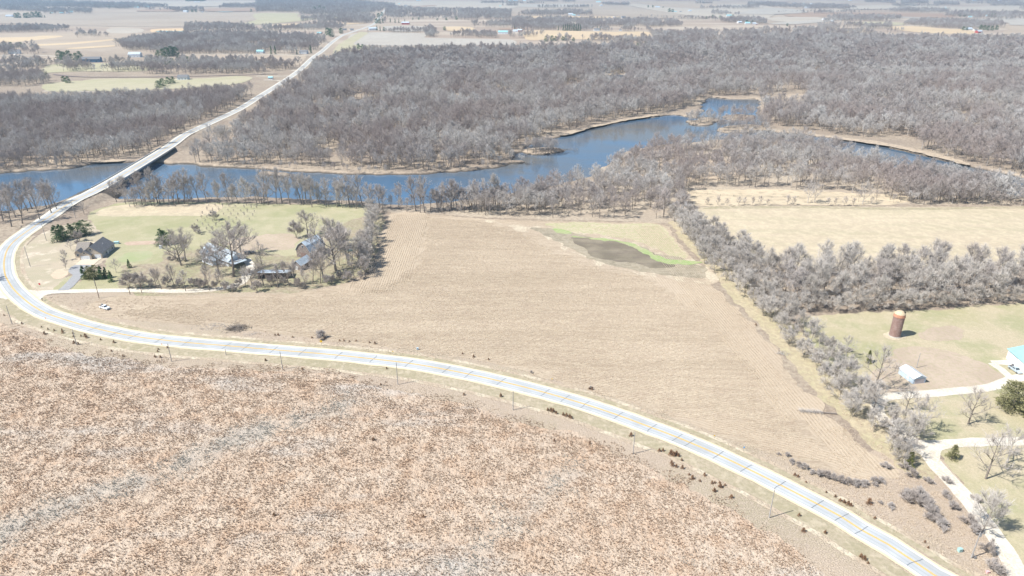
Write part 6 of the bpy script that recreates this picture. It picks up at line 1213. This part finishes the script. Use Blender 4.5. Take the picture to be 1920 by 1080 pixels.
for s1_ in (-6.25, 6.25): mb = MB(); strip(mb, s1_ - .18, s1_ + .18, .12, .85); mb.build('parapet', mat_plain('parapet_concrete', (0.44, 0.46, 0.47), .1), bo)
for of in (-5.2, -1.8, 1.8, 5.2): mb = MB(); strip(mb, of - .25, of + .25, -1.6, -.36); mb.build('girder', mat_plain('blue_grey_girder', (0.10, 0.14, 0.20), .1), bo)
nsp = 4
for k in range(1, nsp):
    i = int(len(ln_) * k / nsp); c = ln_[i]; n0 = n_[i]; d0 = np.array([n0[1], -n0[0]]); mb = MB()
    vs = [(c[0] + n0[0] * a + d0[0] * b - c0[0], c[1] + n0[1] * a + d0[1] * b - c0[1], z) for z in (-5, DECK - 1.62) for a, b in ((-5.8, -.5), (5.8, -.5), (5.8, .5), (-5.8, .5))]
    mb.add(vs, [(0, 1, 2, 3), (4, 7, 6, 5), (0, 4, 5, 1), (1, 5, 6, 2), (2, 6, 7, 3), (3, 7, 4, 0)]); mb.build('pier', CONC_D, bo)
for i in (0, len(ln_) - 1):
    c = ln_[i]; n0 = n_[i]; d0 = np.array([n0[1], -n0[0]]); mb = MB()
    vs = [(c[0] + n0[0] * a + d0[0] * b - c0[0], c[1] + n0[1] * a + d0[1] * b - c0[1], z) for z in (-4, DECK - .37) for a, b in ((-7.2, -1.2), (7.2, -1.2), (7.2, 1.2), (-7.2, 1.2))]
    mb.add(vs, [(0, 1, 2, 3), (4, 7, 6, 5), (0, 4, 5, 1), (1, 5, 6, 2), (2, 6, 7, 3), (3, 7, 4, 0)]); mb.build('abutment', CONC, bo)
# ---------------- brush pile, fallen tree, driftwood
def logs(name, label, cat, x, y, spread, n, Lr, rr, mat, z=0.0, flat=.5, twg=0):
    o = T(name, label, cat, (*P2(x, y, z), z)); g = random.Random(int(x)); mb = MB()
    for k in range(n):
        a = g.uniform(0, 6.28); L = g.uniform(*Lr); c = Vector((g.gauss(0, spread[0]), g.gauss(0, spread[1]), g.uniform(.1, flat * 1.5))); d = Vector((math.cos(a), math.sin(a), g.uniform(-.15, .4))) * L / 2
        mb.tube(c - d, c + d, g.uniform(*rr), g.uniform(*rr) * .5, 5)
    mb.build('logs', mat, o); return o
logs('brush_pile', 'dark pile of cut brush at the edge of the stubble field', 'brush pile', 443, 617, (2.2, 1.6), 160, (.8, 3.5), (.05, .13), BARK, 0, 1.0)
logs('brush_heap', 'low heap of pale dead stalks left of the brush pile', 'brush pile', 405, 613, (5, 1.8), 130, (.6, 2.2), (.03, .07), BARK_W, 0, .3); logs('brush_heap', 'small heap of pale branches right of the brush pile', 'brush pile', 470, 628, (1.6, .8), 40, (.5, 1.8), (.03, .07), BARK_W, 0, .3)
logs('driftwood', 'tangled driftwood on the small island in the river', 'driftwood', 1030, 283, (9, 3.5), 200, (1.5, 7), (.1, .3), BARK, -1.2, 1.2); logs('driftwood', 'driftwood caught on the tip of the far bank', 'driftwood', 966, 305, (7, 2), 50, (1.5, 5), (.08, .22), BARK, -1.5, .6)
logs('driftwood', 'bleached branches lying at the edge of the lawn side shore', 'driftwood', 1380, 247, (10, 3), 60, (1.5, 6), (.08, .2), BARK_W, -1.2, .8); logs('dead_branch_heap', 'pale branches on the grass beside the hedgerow', 'brush pile', 1467, 664, (1.4, 1.2), 50, (.6, 2.5), (.03, .07), BARK_W, 0, .5)
o = T('fallen_tree', 'grey fallen tree lying in the stubble beside the hedgerow', 'fallen tree', P2(1568, 777), 0); pa = np.array(P2(1568, 777)); pb = np.array(P2(1500, 772)); d = pb - pa; L = float(np.hypot(*d)); o.rotation_euler = (0, 0, math.atan2(d[1], d[0]))
mb = MB(); mb.tube((0, 0, .4), (L * .75, 0, .35), .28, .1, 8); mb.build('trunk', BARK, o); mb = MB(); g = random.Random(5)
for k in range(420):
    x = L * g.uniform(.35, 1.0); a = Vector((x, g.gauss(0, .25), .4)); b = a + Vector((g.uniform(.2, 1.6), g.gauss(0, .9), g.uniform(-.2, 1.0))); mb.tube(a, b, .035, .012, 3, 0, False)
mb.build('crown', TW_PALE, o)
# ================================================================== distant farm buildings
def farm(x, y, wpx, kind, label, dep=.7, rz=None, hh=None):
    w = wpx / ppm(y); rz = rnd.uniform(-.35, .35) if rz is None else rz
    wm, rm, nm, cat = {'wb': (WHITE, METAL, 'white_barn', 'barn'), 'wh': (WHITE, ROOF_D, 'white_house', 'house'), 'rb': (REDW, METAL, 'red_barn', 'barn'), 'tb': (WHITE, TEAL, 'farm_shed', 'shed'), 'dh': (GREYW, ROOF_D, 'dark_house', 'house'), 'bh': (mat_plain('blue_siding', (0.12, 0.20, 0.32), .1), ROOF_D, 'blue_house', 'house')}[kind]
    o = T(nm, label, cat, P2(x, y), rz); e = hh or min(6.0, max(3.0, w * .26)); d = min(w * dep, 14)
    mb = MB(); gable_walls(mb, -w / 2, 0, w, d, e, d * .28, 'x'); mb.build('wall', wm, o); mb = MB(); gable_roof(mb, -w / 2, 0, w, d, e, d * .28, 'x', .4, .2); mb.build('roof', rm, o)
    for k in (-.3, .0, .3):
        m2 = MB(); m2.box(w * k - .6, -.06, 1.0, w * k + .6, .02, 2.4); m2.build('window' if k else 'door', GLASS, o)
    return o
for a in FARMS:
    farm(*a[:5], *(a[5:]))
# ================================================================== air
hz = MB(); hz.box(-46500, -420, -6, 46500, 41000, 143)
hm = bpy.data.materials.new('valley_haze'); hm.use_nodes = True; hn = hm.node_tree; hn.nodes.clear(); ho = hn.nodes.new('ShaderNodeOutputMaterial'); pv = hn.nodes.new('ShaderNodeVolumePrincipled')
pv.inputs['Color'].default_value = (0.52, 0.77, 1.0, 1); pv.inputs['Density'].default_value = 1.0e-4; pv.inputs['Anisotropy'].default_value = 0.2
hn.links.new(pv.outputs[0], ho.inputs['Volume']); hm.cycles.homogeneous_volume = True if hasattr(hm.cycles, 'homogeneous_volume') else None
hzo = hz.build('haze', hm); tag(hzo, 'thin blue haze over the far fields', None, None, 'stuff')
